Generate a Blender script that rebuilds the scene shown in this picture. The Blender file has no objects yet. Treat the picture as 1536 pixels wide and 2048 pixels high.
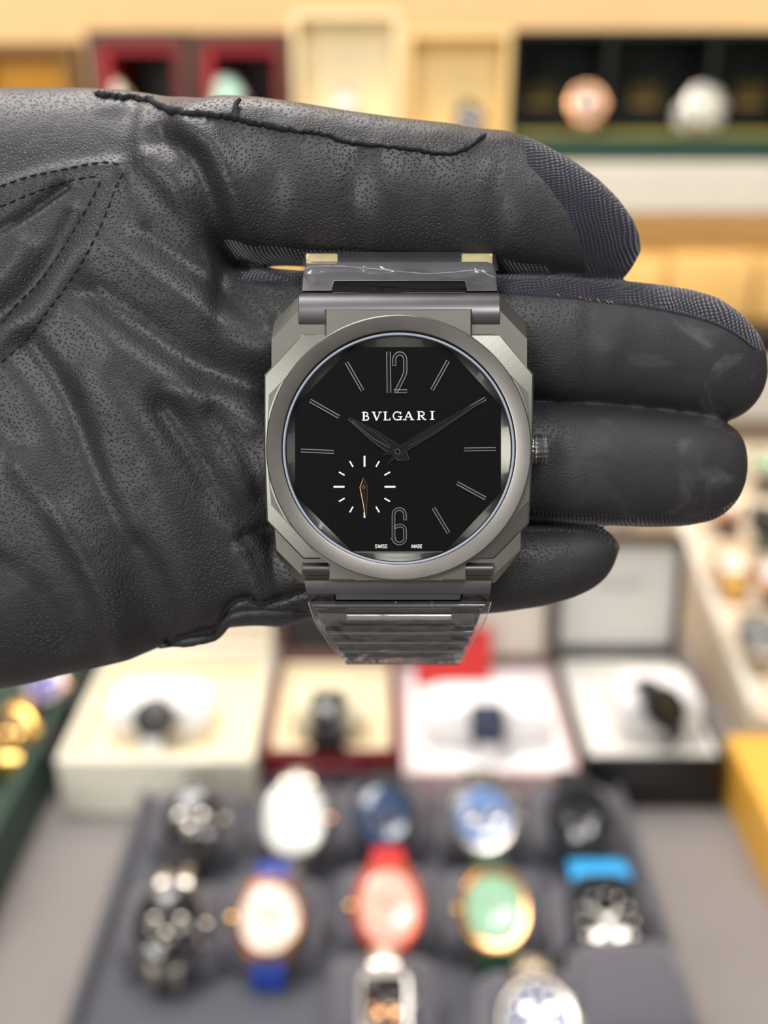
import bpy, bmesh, math, random
import numpy as np
from mathutils import Vector, Matrix
from mathutils.bvhtree import BVHTree
random.seed(7)
C = bpy.context.scene.collection
SC = bpy.context.scene
R = math.radians
# ---------------- camera, world, lights, exposure ----------------
H = 1.35; PITCH = 23.6; FP = 2000.0
cd = bpy.data.cameras.new('camera'); cam = bpy.data.objects.new('camera', cd); C.objects.link(cam)
cam.location = (0, 0, H); cam.rotation_euler = (R(90 - PITCH), 0, 0)
cd.sensor_fit = 'VERTICAL'; cd.sensor_height = 24; cd.sensor_width = 18; cd.lens = 24 * FP / 2048
cd.clip_start = 0.01; cd.clip_end = 50
cd.dof.use_dof = True; cd.dof.focus_distance = 0.1512; cd.dof.aperture_fstop = cd.lens / 4.2
SC.camera = cam
SC.view_settings.view_transform = 'Standard'; SC.view_settings.look = 'None'
SC.view_settings.gamma = 1; SC.view_settings.use_curve_mapping = False
SC.view_settings.exposure = 0.0
w = bpy.data.worlds.new('room_light'); SC.world = w; w.use_nodes = True
w.node_tree.nodes['Background'].inputs[0].default_value = (1.0, .97, .94, 1)
w.node_tree.nodes['Background'].inputs[1].default_value = 0.28
def area(name, loc, target, sx, sy, power, col=(1, 1, 1)):
    l = bpy.data.lights.new(name, 'AREA'); l.shape = 'RECTANGLE'; l.size = sx; l.size_y = sy; l.energy = power; l.color = col
    o = bpy.data.objects.new(name, l); C.objects.link(o); o.location = loc
    o.rotation_euler = (Vector(target) - Vector(loc)).to_track_quat('-Z', 'Y').to_euler(); return o
area('ceiling_light', (-.35, .75, 2.55), (-.1, .55, .9), 1.2, .5, 30, (1, .97, .94))
area('ceiling_light', (.5, -.5, 2.5), (.1, .4, .95), .9, .3, 14, (1, .98, .97))
area('ceiling_light', (-1.0, -1.1, 2.3), (0, .15, 1.3), .7, .35, 10, (1, 1, .95))
area('added_fill_light', (-1.25, -1.5, 1.8), (0, .3, 1.2), .9, .9, 15, (1, .99, .95))  # added light behind the camera, no known source; shades bezel, fills boxes
MC = Matrix.Translation((0, 0, H)) @ Matrix.Rotation(R(90 - PITCH), 4, 'X')
def ray(px, py):
    return (MC.to_3x3() @ Vector(((px - 768) / FP, (1024 - py) / FP, -1)))
def G(px, py, z):            # point of the horizontal plane z seen at px, py
    d = ray(px, py); t = (z - H) / d.z; return Vector((d.x * t, d.y * t, z))
def V(px, py, y):            # point of the upright plane at distance y
    d = ray(px, py); t = y / d.y; return Vector((d.x * t, y, H + d.z * t))
def K(px, py, d):            # hand-held things: mm in the frame of the hand
    return Vector(((px - 768) * d / FP, (1024 - py) * d / FP, -d))
# ---------------- materials ----------------
def lin(c):
    c = c / 255
    return c / 12.92 if c <= .04045 else ((c + .055) / 1.055) ** 2.4
def S(r, g, b): return (lin(r), lin(g), lin(b), 1)
MATS = {}
def mat(name, col, rough=.5, metal=0, bump=0, bscale=200, var=.06, vscale=30, coat=0, spec=.5, emit=None, sheen=0):
    if name in MATS: return MATS[name]
    m = bpy.data.materials.new(name); m.use_nodes = True; MATS[name] = m
    n = m.node_tree.nodes; l = m.node_tree.links; b = n['Principled BSDF']
    b.inputs['Roughness'].default_value = rough; b.inputs['Metallic'].default_value = metal
    b.inputs['Coat Weight'].default_value = coat; b.inputs['Specular IOR Level'].default_value = spec
    b.inputs['Sheen Weight'].default_value = sheen
    tc = n.new('ShaderNodeTexCoord'); nz = n.new('ShaderNodeTexNoise'); nz.inputs['Scale'].default_value = vscale
    nz.inputs['Detail'].default_value = 3; l.new(tc.outputs['Object'], nz.inputs['Vector'])
    mx = n.new('ShaderNodeMix'); mx.data_type = 'RGBA'
    mx.inputs[6].default_value = tuple(c * (1 - var) for c in col[:3]) + (1,)
    mx.inputs[7].default_value = tuple(min(1, c * (1 + var)) for c in col[:3]) + (1,)
    l.new(nz.outputs['Fac'], mx.inputs[0]); l.new(mx.outputs[2], b.inputs['Base Color'])
    if bump:
        n2 = n.new('ShaderNodeTexNoise'); n2.inputs['Scale'].default_value = bscale; n2.inputs['Detail'].default_value = 4
        l.new(tc.outputs['Object'], n2.inputs['Vector'])
        bp = n.new('ShaderNodeBump'); bp.inputs['Strength'].default_value = 1; bp.inputs['Distance'].default_value = bump
        l.new(n2.outputs['Fac'], bp.inputs['Height']); l.new(bp.outputs['Normal'], b.inputs['Normal'])
    if emit: b.inputs['Emission Color'].default_value = col; b.inputs['Emission Strength'].default_value = emit
    return m
# ---------------- mesh helpers ----------------
class MB:
    def __init__(s): s.v = []; s.f = []
    def add(s, vs, fs, M=None):
        o = len(s.v)
        for p in vs:
            p = Vector(p); s.v.append(M @ p if M else p)
        s.f += [tuple(i + o for i in f) for f in fs]; return s
    def box(s, x0, x1, y0, y1, z0, z1, M=None):
        return s.add([(x0,y0,z0),(x1,y0,z0),(x1,y1,z0),(x0,y1,z0),(x0,y0,z1),(x1,y0,z1),(x1,y1,z1),(x0,y1,z1)],
                     [(3,2,1,0),(4,5,6,7),(0,1,5,4),(1,2,6,5),(2,3,7,6),(3,0,4,7)], M)
    def loft(s, rings, cap=True, closed=False, M=None):
        n = len(rings[0]); vs = [p for r in rings for p in r]; fs = []; m = len(rings)
        for i in range(m if closed else m - 1):
            a = i * n; b = ((i + 1) % m) * n
            for j in range(n):
                k = (j + 1) % n; fs.append((a + j, a + k, b + k, b + j))
        if cap and not closed:
            fs.append(tuple(reversed(range(n)))); fs.append(tuple((m - 1) * n + j for j in range(n)))
        return s.add(vs, fs, M)
    def lathe(s, prof, n=48, M=None, cap=True):      # prof (radius, z) about Z
        return s.loft([[(r * math.cos(2*math.pi*j/n), r * math.sin(2*math.pi*j/n), z) for j in range(n)] for r, z in prof], cap, False, M)
    def tube(s, path, r, n=8, closed=False, M=None):
        P = [Vector(p) for p in path]; rings = []; m = len(P); up = None
        for i in range(m):
            if closed: t = P[(i+1) % m] - P[i-1]
            else: t = P[min(i+1, m-1)] - P[max(i-1, 0)]
            t.normalize()
            if up is None: up = Vector((0,0,1)) if abs(t.z) < .9 else Vector((1,0,0))
            a = t.cross(up)
            if a.length < 1e-4: a = t.cross(Vector((1,0,0)))
            a.normalize(); b = a.cross(t); b.normalize(); up = b
            rr = r[i] if isinstance(r, (list, tuple)) else r
            rings.append([P[i] + a * rr * math.cos(2*math.pi*j/n) + b * rr * math.sin(2*math.pi*j/n) for j in range(n)])
        return s.loft(rings, True, closed, M)
    def ball(s, c, rx, ry, rz, n=20, m=12, M=None, p=1.0):
        rings = []
        for i in range(m + 1):
            t = -math.pi/2 + math.pi * min(max(i / m, .01), .99)
            ct, st = math.cos(t) ** p, math.copysign(abs(math.sin(t)) ** p, math.sin(t))
            ring = []
            for j in range(n):
                u = 2*math.pi*j/n; cu = math.copysign(abs(math.cos(u)) ** p, math.cos(u)); su = math.copysign(abs(math.sin(u)) ** p, math.sin(u))
                ring.append((c[0] + rx*ct*cu, c[1] + ry*ct*su, c[2] + rz*st))
            rings.append(ring)
        return s.loft(rings, True, False, M)
    def build(s, name, m, parent=None, bevel=0, seg=2, smooth=True, origin=None, sub=0, ang=40):
        me = bpy.data.meshes.new(name); o = Vector(origin) if origin is not None else Vector((0,0,0))
        me.from_pydata([tuple(p - o) for p in s.v], [], s.f)
        bm = bmesh.new(); bm.from_mesh(me); bmesh.ops.recalc_face_normals(bm, faces=bm.faces); bm.to_mesh(me); bm.free()
        ob = bpy.data.objects.new(name, me); C.objects.link(ob); ob.location = o
        me.materials.append(m)
        if parent: ob.parent = parent
        if smooth:
            for p in me.polygons: p.use_smooth = True
            if hasattr(me, 'set_sharp_from_angle'): me.set_sharp_from_angle(angle=R(ang))
        if bevel:
            b = ob.modifiers.new('bevel', 'BEVEL'); b.width = bevel; b.segments = seg; b.limit_method = 'ANGLE'; b.angle_limit = R(35)
        if sub: b = ob.modifiers.new('sub', 'SUBSURF'); b.levels = sub; b.render_levels = sub
        return ob
def tag(o, label, cat, group=None, kind=None):
    o['label'] = label; o['category'] = cat
    if group: o['group'] = group
    if kind: o['kind'] = kind
    return o
def struct(o): o['kind'] = 'structure'; return o
def empty(name, M):
    o = bpy.data.objects.new(name, None); C.objects.link(o); o.matrix_world = M if isinstance(M, Matrix) else Matrix.Translation(M); o.empty_display_size = .01
    return o
# ---------------- the setting ----------------
cream_wall = mat('warm_cream_paint', S(222, 192, 146), .7, bump=.0005)
white_paint = mat('white_paint', S(228, 222, 208), .5)
ZT = .895
struct(MB().box(-3, 3, -2.2, 3, -.1, 0).build('floor', mat('floor_tile', S(150, 140, 130), .4), smooth=False))
struct(MB().box(-3, 3, 1.42, 1.5, 0, 2.9).build('wall_back', cream_wall, smooth=False))
# counter
t = empty('display_counter', (0, .5, 0))
MB().box(-.9, .9, .12-.5, 1.08-.5, ZT-.03, ZT).build('countertop', mat('grey_laminate', S(134, 127, 125), .55, bump=.0003, bscale=900), t, bevel=.003)
MB().box(-.86, .86, .16-.5, 1.04-.5, 0, ZT-.03).build('counter_body', mat('counter_body', S(120, 110, 100), .5), t, bevel=.003)
tag(t, 'matte grey shop counter top that carries the trays and boxes', 'counter')
# shelf cabinet behind
t = empty('wall_cabinet', (0, 1.2, 0))
wood = mat('honey_wood', S(228, 194, 136), .45, var=.1, vscale=8)
def sbox(n, x0, x1, y0, y1, z0, z1, m, p=t, b=.002): return MB().box(x0, x1, y0-1.2, y1-1.2, z0, z1).build(n, m, p, bevel=b)
ZS = 1.2625
sbox('shelf', -1.2, 1.2, 1.13, 1.41, ZS-.05, ZS, white_paint)
sbox('shelf', -1.2, 1.2, 1.13, 1.41, .975, 1.043, white_paint)
sbox('back_panel', -1.2, 1.2, 1.38, 1.41, 1.0431, ZS-.0501, wood)
sbox('side_panel', -1.23, -1.2, 1.12, 1.41, 0, 1.75, wood)
sbox('side_panel', 1.2, 1.23, 1.12, 1.41, 0, 1.75, wood)
sbox('cabinet_base', -1.2, 1.2, 1.15, 1.41, 0, .9749, mat('beige_cabinet', S(190, 170, 145), .5))
sbox('top_shelf', -1.2, 1.2, 1.0, 1.41, 1.72, 1.75, white_paint)
tag(t, 'honey wood wall cabinet with thick white shelves behind the counter', 'cabinet')
area('shelf_light', (0, 1.04, 1.712), (0, 1.22, 1.3), 2.2, .05, 7, (1, .84, .62))
area('shelf_light', (0, 1.18, 1.208), (0, 1.30, 1.0), 2.2, .03, 1.8, (1, .86, .66))
# ---------------- open watch boxes on the counter ----------------
def open_box(name, x0, x1, y0, y1, ztop, outer, inner, lidh, lidin, label, tilt=8, rim=.005, lidrim=.006, group=None, lidout=None):
    cx = (x0 + x1) / 2; t = empty(name, (cx, y0, ZT)); a = x0 - cx; b = x1 - cx; D = y1 - y0; h = ztop - ZT
    m = MB(); m.box(a, b, 0, D, 0, h - .014); m.box(a, b, 0, rim, h-.014, h); m.box(a, b, D-rim, D, h-.014, h); m.box(a, a+rim, rim, D-rim, h-.014, h); m.box(b-rim, b, rim, D-rim, h-.014, h)
    m.build('box_base', outer, t, bevel=.0015)
    m = MB(); e = rim + .0003; m.box(a+e, b-e, e, D-e, h-.0138, h-.008)
    for (p, q, r, s) in ((a+e, b-e, e, e+.006), (a+e, b-e, D-e-.006, D-e), (a+e, a+e+.006, e+.006, D-e-.006), (b-e-.006, b-e, e+.006, D-e-.006)): m.box(p, q, r, s, h-.008, h-.001)
    m.build('box_lining', inner, t, bevel=.002)
    M = Matrix.Translation((0, D + .002, h + .001)) @ Matrix.Rotation(R(-tilt), 4, 'X')
    m = MB(); m.box(a, b, .009, .022, 0, lidh, M); r = lidrim
    m.box(a, b, -.006, .009, 0, r, M); m.box(a, b, -.006, .009, lidh - r, lidh, M); m.box(a, a + r, -.006, .009, r, lidh - r, M); m.box(b - r, b, -.006, .009, r, lidh - r, M)
    m.build('lid', lidout or outer, t, bevel=.0012)
    MB().box(a + r, b - r, .003, .0088, r, lidh - r, M).build('lid_lining', lidin, t, bevel=.002)
    return tag(t, label, 'watch box', group), M
cream = mat('cream_leatherette', S(238, 232, 214), .5, bump=.0002, bscale=2000)
creamd = mat('cream_suede', S(236, 222, 188), .8)
white = mat('white_satin', S(244, 241, 240), .5)
offw = mat('off_white_satin', S(225, 221, 213), .6)
redlac = mat('dark_red_lacquer', S(120, 18, 24), .25)
redpink = mat('white_red_edge', S(228, 200, 198), .4)
blk = mat('black_lacquer', S(14, 13, 14), .25)
brown = mat('brown_leatherette', S(92, 68, 60), .5)
b1, L1 = open_box('watch_box', -.215, -.0855, .5335, .664, .940, cream, creamd, .092, mat('lid_satin', S(222, 210, 190), .6), 'large cream open watch box beside the dark green tray')
b2, L2 = open_box('watch_box', -.0825, .0095, .550, .669, .934, redlac, creamd, .092, brown, 'dark red lacquered open watch box with brown lid lining', lidout=brown)
b3, L3 = open_box('watch_box', .0125, .1275, .527, .656, .935, redpink, white, .095, mat('lid_beige', S(214, 205, 192), .6), 'white open watch box with a red card standing in its lid', lidout=brown, lidrim=.003)
b4, L4 = open_box('watch_box', .1315, .2275, .540, .668, .937, blk, offw, .092, mat('lid_grey_white', S(214, 212, 206), .6), 'black open watch box with white lining and pale lid', rim=.004, lidrim=.003)
# dark square pad with mint disc in lid of box two
m = MB().box(-.036, .04, -.002, .0028, .008, .075, L2); m.build('lid_pad', mat('navy_black_satin', S(26, 26, 36), .5), b2, bevel=.001)
m = MB().lathe([(.0001, 0), (.010, 0), (.012, .0012), (.010, .002), (.0001, .0026)], 28, L2 @ Matrix.Translation((.001, -.0022, .035)) @ Matrix.Rotation(R(90), 4, 'X')); m.build('lid_emblem', mat('mint_enamel', S(180, 222, 214), .3), b2)
m = MB()
for i in range(9): m.box(-.018 + i*.0042, -.0155 + i*.0042, -.0006, -.0001, .026, .031)
m.build('front_lettering', mat('pale_foil', S(190, 120, 120), .4), b2)
# faint script mark in lid of box four
m = MB()
for i in range(7): m.tube([(-.016+i*.005, .0026, .052), (-.014+i*.005, .0022, .057 if i % 2 else .060), (-.012+i*.005, .0026, .052)], .0005, 6, M=L4)
m.build('lid_script', mat('grey_print', S(150, 148, 144), .5), b4)
m = MB(); m.box(-.028, .028, 0, .0015, 0, .046, Matrix.Translation((.052, .640, .9275)) @ Matrix.Rotation(R(-8), 4, 'X'))
o = m.build('warranty_card', mat('red_card', S(208, 48, 46), .5), None, origin=(.052, .640, .9275)); tag(o, 'bright red card standing at the back of the white box', 'card')
# ---------------- small watches ----------------
def watch(M, r, case, dial, strap, bezel=None, crown=None, sub=0, subm=None, shape='round', strap_w=None, label='', cat='watch', group=None, thick=.010, insert=None, face_sub=None, handm=None, drop=.035, bracelet=False, flip=1):
    t = empty('wristwatch', M); bezel = bezel or case; crown = crown or case; strap_w = strap_w or r * 1.05
    sx, sy, p = (1, 1, 1) if shape == 'round' else shape if isinstance(shape, tuple) else ((.86, 1.12, .55) if shape == 'tonneau' else (.86, .98, .28))
    def se(k, z, n=40):
        out = []
        for j in range(n):
            u = 2*math.pi*j/n; c, s = math.cos(u), math.sin(u)
            out.append((sx*k*math.copysign(abs(c)**p, c), sy*k*math.copysign(abs(s)**p, s), z))
        return out
    MB().loft([se(r*.93, -thick*.5), se(r, -thick*.3), se(r, thick*.2), se(r*.95, thick*.34)]).build('case', case, t)
    MB().loft([se(r*.93, thick*.34), se(r*.90, thick*.5), se(r*.80, thick*.52), se(r*.78, thick*.36)], cap=False).build('bezel', bezel, t)
    MB().loft([se(r*.86, thick*.33), se(r*.79, thick*.40)]).build('dial', dial, t)
    hm = handm or MATS['polished_steel']
    m = MB()
    for a, L, w_ in ((R(50), .52, .05), (R(-48), .36, .07)):
        m.box(-w_*r/2, w_*r/2, -.08*r, L*r, thick*.43, thick*.47, Matrix.Rotation(a, 4, 'Z'))
    m.build('hands', hm, t)
    m = MB()
    for k in range(12): m.box(-.025*r, .025*r, .58*r, .70*r, thick*.40, thick*.44, Matrix.Rotation(R(30*k), 4, 'Z'))
    m.build('hour_markers', hm, t)
    for k in range(sub):
        a = R(-90 + (k - (sub-1)/2) * 90) if sub < 4 else R(90*k+45)
        MB().lathe([(.17*r, 0), (.20*r, thick*.03), (.17*r, thick*.05), (.0001, thick*.03)], 20, Matrix.Translation((.38*r*math.cos(a), .38*r*math.sin(a), thick*.40))).build('subdial', subm or hm, t)
    MB().lathe([(.09*r, 0), (.13*r, .02*r), (.13*r, .16*r), (.08*r, .2*r)], 16, Matrix.Rotation(R(90*flip), 4, 'Y') @ Matrix.Translation((0, 0, r*sx*.97))).build('crown', crown, t)
    if sub:
        for a in (28, -28):
            MB().lathe([(.07*r, 0), (.09*r, .12*r), (.05*r, .16*r)], 12, Matrix.Rotation(R(a), 4, 'Z') @ Matrix.Rotation(R(90*flip), 4, 'Y') @ Matrix.Translation((0, 0, r*sx*.97))).build('pusher', crown, t)
    for sgn in (1, -1):
        for s2 in (1, -1):
            MB().loft([[(s2*strap_w*.5 + dx, sgn*y, z + dz) for dx, dz in ((-.0013, -.001), (.0013, -.001), (.0013, .001), (-.0013, .001))] for y, z in ((r*sy*.8, -thick*.05), (r*sy*1.0, -thick*.3), (r*sy*1.1, -thick*.8))]).build('lug', case, t)
        ring = []; n = 9
        for i in range(n):
            a = i / (n-1) * R(88); y = r*sy*.86 + drop*.42*math.sin(a); z = -thick*.1 - drop*.62*(1 - math.cos(a)); w_ = strap_w*.46*(1 - .12*i/(n-1))
            ny, nz = math.sin(a)*.0013, math.cos(a)*.0013
            ring.append([(-w_, sgn*(y-ny), z-nz), (w_, sgn*(y-ny), z-nz), (w_, sgn*(y+ny), z+nz), (-w_, sgn*(y+ny), z+nz)])
        MB().loft(ring).build('strap', strap, t, bevel=.0006)
        if bracelet:
            for i in range(1, 8, 1):
                q = ring[i]; yy = (q[2][1] + q[1][1]) / 2; zz = (q[2][2] + q[1][2]) / 2
                MB().box(-strap_w*.2, strap_w*.2, -.0011, .0011, -.001, .0012, Matrix.Translation((0, yy, zz + .0008)) @ Matrix.Rotation(-sgn*i/(n-1)*R(88), 4, 'X')).build('center_link', bezel, t)
    return tag(t, label, cat, group)
steel = mat('polished_steel', S(190, 182, 172), .2, 1); gold = mat('rose_gold', S(238, 178, 128), .18, 1); ygold = mat('yellow_gold', S(240, 196, 110), .18, 1)
dsteel = mat('dark_steel', S(78, 76, 74), .25, 1); bdial = mat('black_dial', S(20, 22, 28), .12, coat=.6); wdial = mat('silver_white_dial', S(236, 240, 236), .25, coat=.5)
ndial = mat('blue_dial', S(44, 68, 104), .15, coat=.6); cdial = mat('champagne_dial', S(252, 236, 222), .3, coat=.6); rdial = mat('salmon_red_dial', S(240, 190, 170), .25, coat=.7)
gdial = mat('green_dial', S(150, 196, 160), .2, coat=.6); refldial = mat('blue_reflection_dial', S(110, 140, 190), .15, coat=.6)  # the second dial's blue is a reflection put into its colour
bstrap = mat('black_rubber', S(16, 16, 18), .55); bluestrap = mat('royal_blue_rubber', S(36, 66, 160), .5); redstrap = mat('red_rubber', S(200, 30, 40), .5); greenstrap = mat('dark_green_leather', S(24, 66, 48), .5)
cyan = mat('bright_blue_rubber', S(36, 160, 226), .45); wstrap = mat('white_leather', S(236, 234, 236), .4); pearl = mat('pearl_bezel', S(232, 226, 218), .25, .4); orangerim = mat('red_orange_bezel', S(205, 84, 52), .3, .5)
# ---------------- display tray ----------------
charc = mat('charcoal_suede', S(84, 84, 93), .85, bump=.0003, bscale=1500, sheen=.3)
charc2 = mat('charcoal_cushion', S(88, 86, 95), .8, bump=.0003, bscale=1500, sheen=.4)
TZ = ZT + .012
p = G(298, 1562, TZ); q = G(1232, 1562, TZ); tx0, tx1, ty1 = p.x, q.x, p.y; ty0 = .26
rows = []
t = empty('display_tray', ((tx0+tx1)/2, ty0, ZT))
m = MB(); ox, oy, oz = -(tx0+tx1)/2, -ty0, -ZT
MB().box(tx0+ox, tx1+ox, 0, ty1+oy, 0, .012).build('tray_base', charc, t, bevel=.003)
m = MB(); W2 = (tx1 - tx0) / 2
for (a, b, c, d) in ((-W2, W2, 0, .006), (-W2, W2, ty1-ty0-.006, ty1-ty0), (-W2, -W2+.006, .006, ty1-ty0-.006), (W2-.006, W2, .006, ty1-ty0-.006)): m.box(a, b, c, d, .0119, .020)
m.build('tray_rim', charc, t, bevel=.002)
tag(t, 'charcoal suede display tray holding rows of watches on the counter', 'tray')
def cushion(x, y, z0, w_, d_, h_, tilt, label, m=charc2, group='cushions in the charcoal tray', name='watch_cushion'):
    # a soft block with a rounded, sloping top
    n = 20; rings = []
    for i in range(9):
        k = i / 8; u = -1 + 2*k; s_ = (1 - abs(u)**5) ** .2 if abs(u) < 1 else 0; s_ = max(s_, .55)
        ring = []
        for j in range(n):
            a = 2*math.pi*j/n; ca, sa = math.cos(a), math.sin(a)
            yy = math.copysign(abs(ca)**.55, ca) * d_/2 * (.9 + .1*s_); zz = math.copysign(abs(sa)**.55, sa) * h_/2 * s_
            zz += h_/2
            zz *= 1 + (yy / (d_/2)) * math.tan(R(tilt)) * .5
            ring.append((u * w_/2, yy, zz))
        rings.append(ring)
    o = MB().loft(rings).build(name, m, None); o.location = (x, y, z0)
    return tag(o, label, 'cushion', group)
def on_tray(px, py, dpx, tilt, zc=.938, **k):
    c = G(px, py, zc); depth = -(MC.inverted() @ c).z; r = dpx / 2 / FP * depth
    return c, r
W = [
 (385, 1640, 124, 'dark-dialled steel chronograph watch at the rear corner of the tray beside the cream box', dict(shape=(1,1.14,.9), case=steel, dial=bdial, strap=dsteel, bezel=dsteel, sub=3, subm=steel, bracelet=True)),
 (590, 1640, 134, 'steel watch with a plain pale white dial in the rear row', dict(shape=(.98,1.16,.85), case=steel, dial=wdial, strap=steel, bezel=pearl, bracelet=True, crown=gold)),
 (766, 1632, 124, 'blue-grey dialled black watch in the middle of the rear row', dict(shape=(1,1.2,.9), case=dsteel, dial=ndial, strap=bstrap, sub=2, subm=dsteel, bezel=bstrap)),
 (966, 1636, 136, 'bright steel watch with a light blue reflection painted on its dial in the rear row', dict(shape=(1,1.12,1), case=steel, dial=refldial, strap=dsteel, sub=3, subm=steel, bracelet=True)),
 (1158, 1636, 128, 'all-black watch with dark grey dial at the end of the rear row', dict(shape=(1,1.16,1), case=bstrap, dial=bdial, strap=bstrap, bezel=bstrap, sub=3, subm=dsteel, handm=dsteel)),
 (338, 1850, 142, 'steel chronograph with black dial and bright steel bracelet in the second row', dict(shape=(1,1.14,.9), case=steel, dial=bdial, strap=steel, sub=3, subm=steel, bezel=dsteel, bracelet=True)),
 (540, 1838, 144, 'rose gold watch with champagne dial on a blue strap', dict(shape=(1,1.14,.95), case=gold, dial=cdial, strap=bluestrap, crown=ygold, flip=-1)),
 (776, 1815, 142, 'orange-red bezelled watch with pale salmon dial on a red strap', dict(shape=(1,1.26,.95), case=orangerim, dial=rdial, strap=redstrap, crown=ygold, flip=-1, bezel=orangerim)),
 (988, 1820, 142, 'gold watch with pale green dial on a dark green strap', dict(shape=(1,1.14,.95), case=ygold, dial=gdial, strap=greenstrap, bezel=gold, crown=ygold, flip=-1)),
 (1212, 1845, 165, 'black tonneau watch on a bright blue strap', dict(case=bstrap, dial=bdial, strap=cyan, bezel=bstrap, sub=2, subm=steel, shape='tonneau', strap_w=.036)),
 (768, 2008, 128, 'rectangular steel watch with dark dial in the front row', dict(case=steel, dial=mat('brown_black_dial', S(40, 30, 28), .15, coat=.5), strap=steel, bezel=pearl, shape='square', sub=2, subm=gold, bracelet=True)),
 (1075, 2042, 158, 'large steel watch with blue-grey dial in the front row', dict(case=steel, dial=mat('silver_blue_dial', S(120, 136, 170), .15, .3, coat=.5), strap=steel, sub=4, subm=steel, bracelet=True)),
]
names = ['behind which the cream box stands', 'under the pale-dialled steel watch', 'under the blue-grey watch', 'under the steel watch with a painted blue reflection', 'under the all-black watch', 'under the steel chronograph of the second row',
 'under the blue-strapped gold watch', 'under the red-strapped watch', 'under the green-strapped watch', 'under the blue-strapped black watch', 'under the rectangular watch', 'under the large steel watch of the front row']
names[0] = 'under the dark-dialled steel chronograph in the rear corner'
TILT = 34
for (px, py, dp, lab, kw), nm in zip(W, names):
    c, r = on_tray(px, py, dp, TILT)
    c = c + Vector((0, 0, 0))
    watch(Matrix.Translation(c) @ Matrix.Rotation(R(TILT), 4, 'X'), r, label=lab, group='watches in the charcoal tray', **kw)
    cushion(c.x, c.y + .010, TZ + .0002, .052, .038, .032, 22, 'charcoal cushion ' + nm)
c = G(1270, 2035, .93); cushion(c.x, c.y + .008, TZ + .0002, .056, .052, .040, 14, 'empty charcoal cushion at the corner of the front row')
# ---------------- watches inside the open boxes ----------------
def boxed(px, py, dpx, zc, tilt, label, clabel, cm, w_, d_, h_, zbase, yaw=0, **kw):   # a watch on its cushion
    c = G(px, py, zc); depth = -(MC.inverted() @ c).z; r = dpx/2/FP*depth
    M = Matrix.Translation(c) @ Matrix.Rotation(R(yaw), 4, 'Z') @ Matrix.Rotation(R(tilt), 4, 'X')
    watch(M, r, label=label, **kw)
    o = cushion(c.x, c.y + d_/2 + .002, zbase, w_, d_*.9, c.z - zbase + .008, 4, clabel, cm, 'cushions in the open boxes'); return o
boxed(308, 1436, 84, .956, 38, 'dark round watch on white strap in the cream box', 'white satin cushion in the cream box', white, .07, .042, .034, .9325, case=dsteel, dial=mat('dark_brown_dial', S(34, 26, 26), .35), strap=wstrap, bezel=dsteel, drop=.03)
boxed(656, 1436, 74, .953, 40, 'narrow black watch in the dark red box', 'cream cushion in the dark red box', creamd, .05, .040, .032, .9265, case=bstrap, dial=bdial, strap=bstrap, bezel=dsteel, shape='square', strap_w=.026, crown=pearl, drop=.03)
boxed(975, 1448, 80, .951, 44, 'small square navy watch on the white cushion', 'large white satin cushion in the white box', white, .085, .046, .032, .9275, handm=MATS['dark_steel'], case=dsteel, dial=mat('navy_dial', S(18, 34, 66), .4, spec=.3), strap=wstrap, shape='square', drop=.028, bezel=MATS['navy_dial'])
boxed(1330, 1415, 92, .962, 42, 'black watch with dark bronze dial in the black box', 'white cushion in the black box', white, .055, .042, .036, .9295, yaw=38, case=mat('black_ceramic', S(26, 26, 32), .2), dial=mat('bronze_dial', S(60, 50, 30), .2, .5), strap=mat('navy_leather', S(30, 36, 52), .3), drop=.024)
# ---------------- dark green tray with gold watches ----------------
green = mat('dark_green_leather_case', S(38, 66, 58), .5, bump=.0003, bscale=1200)
t = empty('display_tray', (-.40, .40, ZT)); m = MB()
m.box(-.2, .171, 0, .40, 0, .016); m.build('tray_base', green, t, bevel=.002)
m = MB(); 
for (a, b, c, d) in ((-.2, .171, 0, .008), (-.2, .171, .392, .4), (-.2, -.192, .008, .392), (.163, .171, .008, .392)): m.box(a, b, c, d, .0159, .046)
m.build('tray_rim', green, t, bevel=.002)
tag(t, 'dark green leather tray beside the cream box', 'tray')
for px, py, dp, lab, kw in ((28, 1462, 92, 'gold watch in the dark green tray', dict(case=ygold, dial=mat('amber_dial', S(120, 84, 40), .2, .5), strap=ygold, sub=2, subm=ygold)),
                        (92, 1372, 84, 'watch with violet dial in the dark green tray', dict(case=gold, dial=mat('violet_dial', S(84, 64, 150), .2, coat=.5), strap=bstrap, bezel=pearl)),
                        ):
    c = G(px, py, .945); depth = -(MC.inverted() @ c).z
    watch(Matrix.Translation(c) @ Matrix.Rotation(R(34), 4, 'X'), dp/2/FP*depth, label=lab, **kw)
    cushion(c.x, c.y + .010, ZT + .0162, .05, .036, .026, 20, 'dark cushion under the ' + lab.split(' in the')[0], bstrap, 'cushions in the dark green tray')
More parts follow.
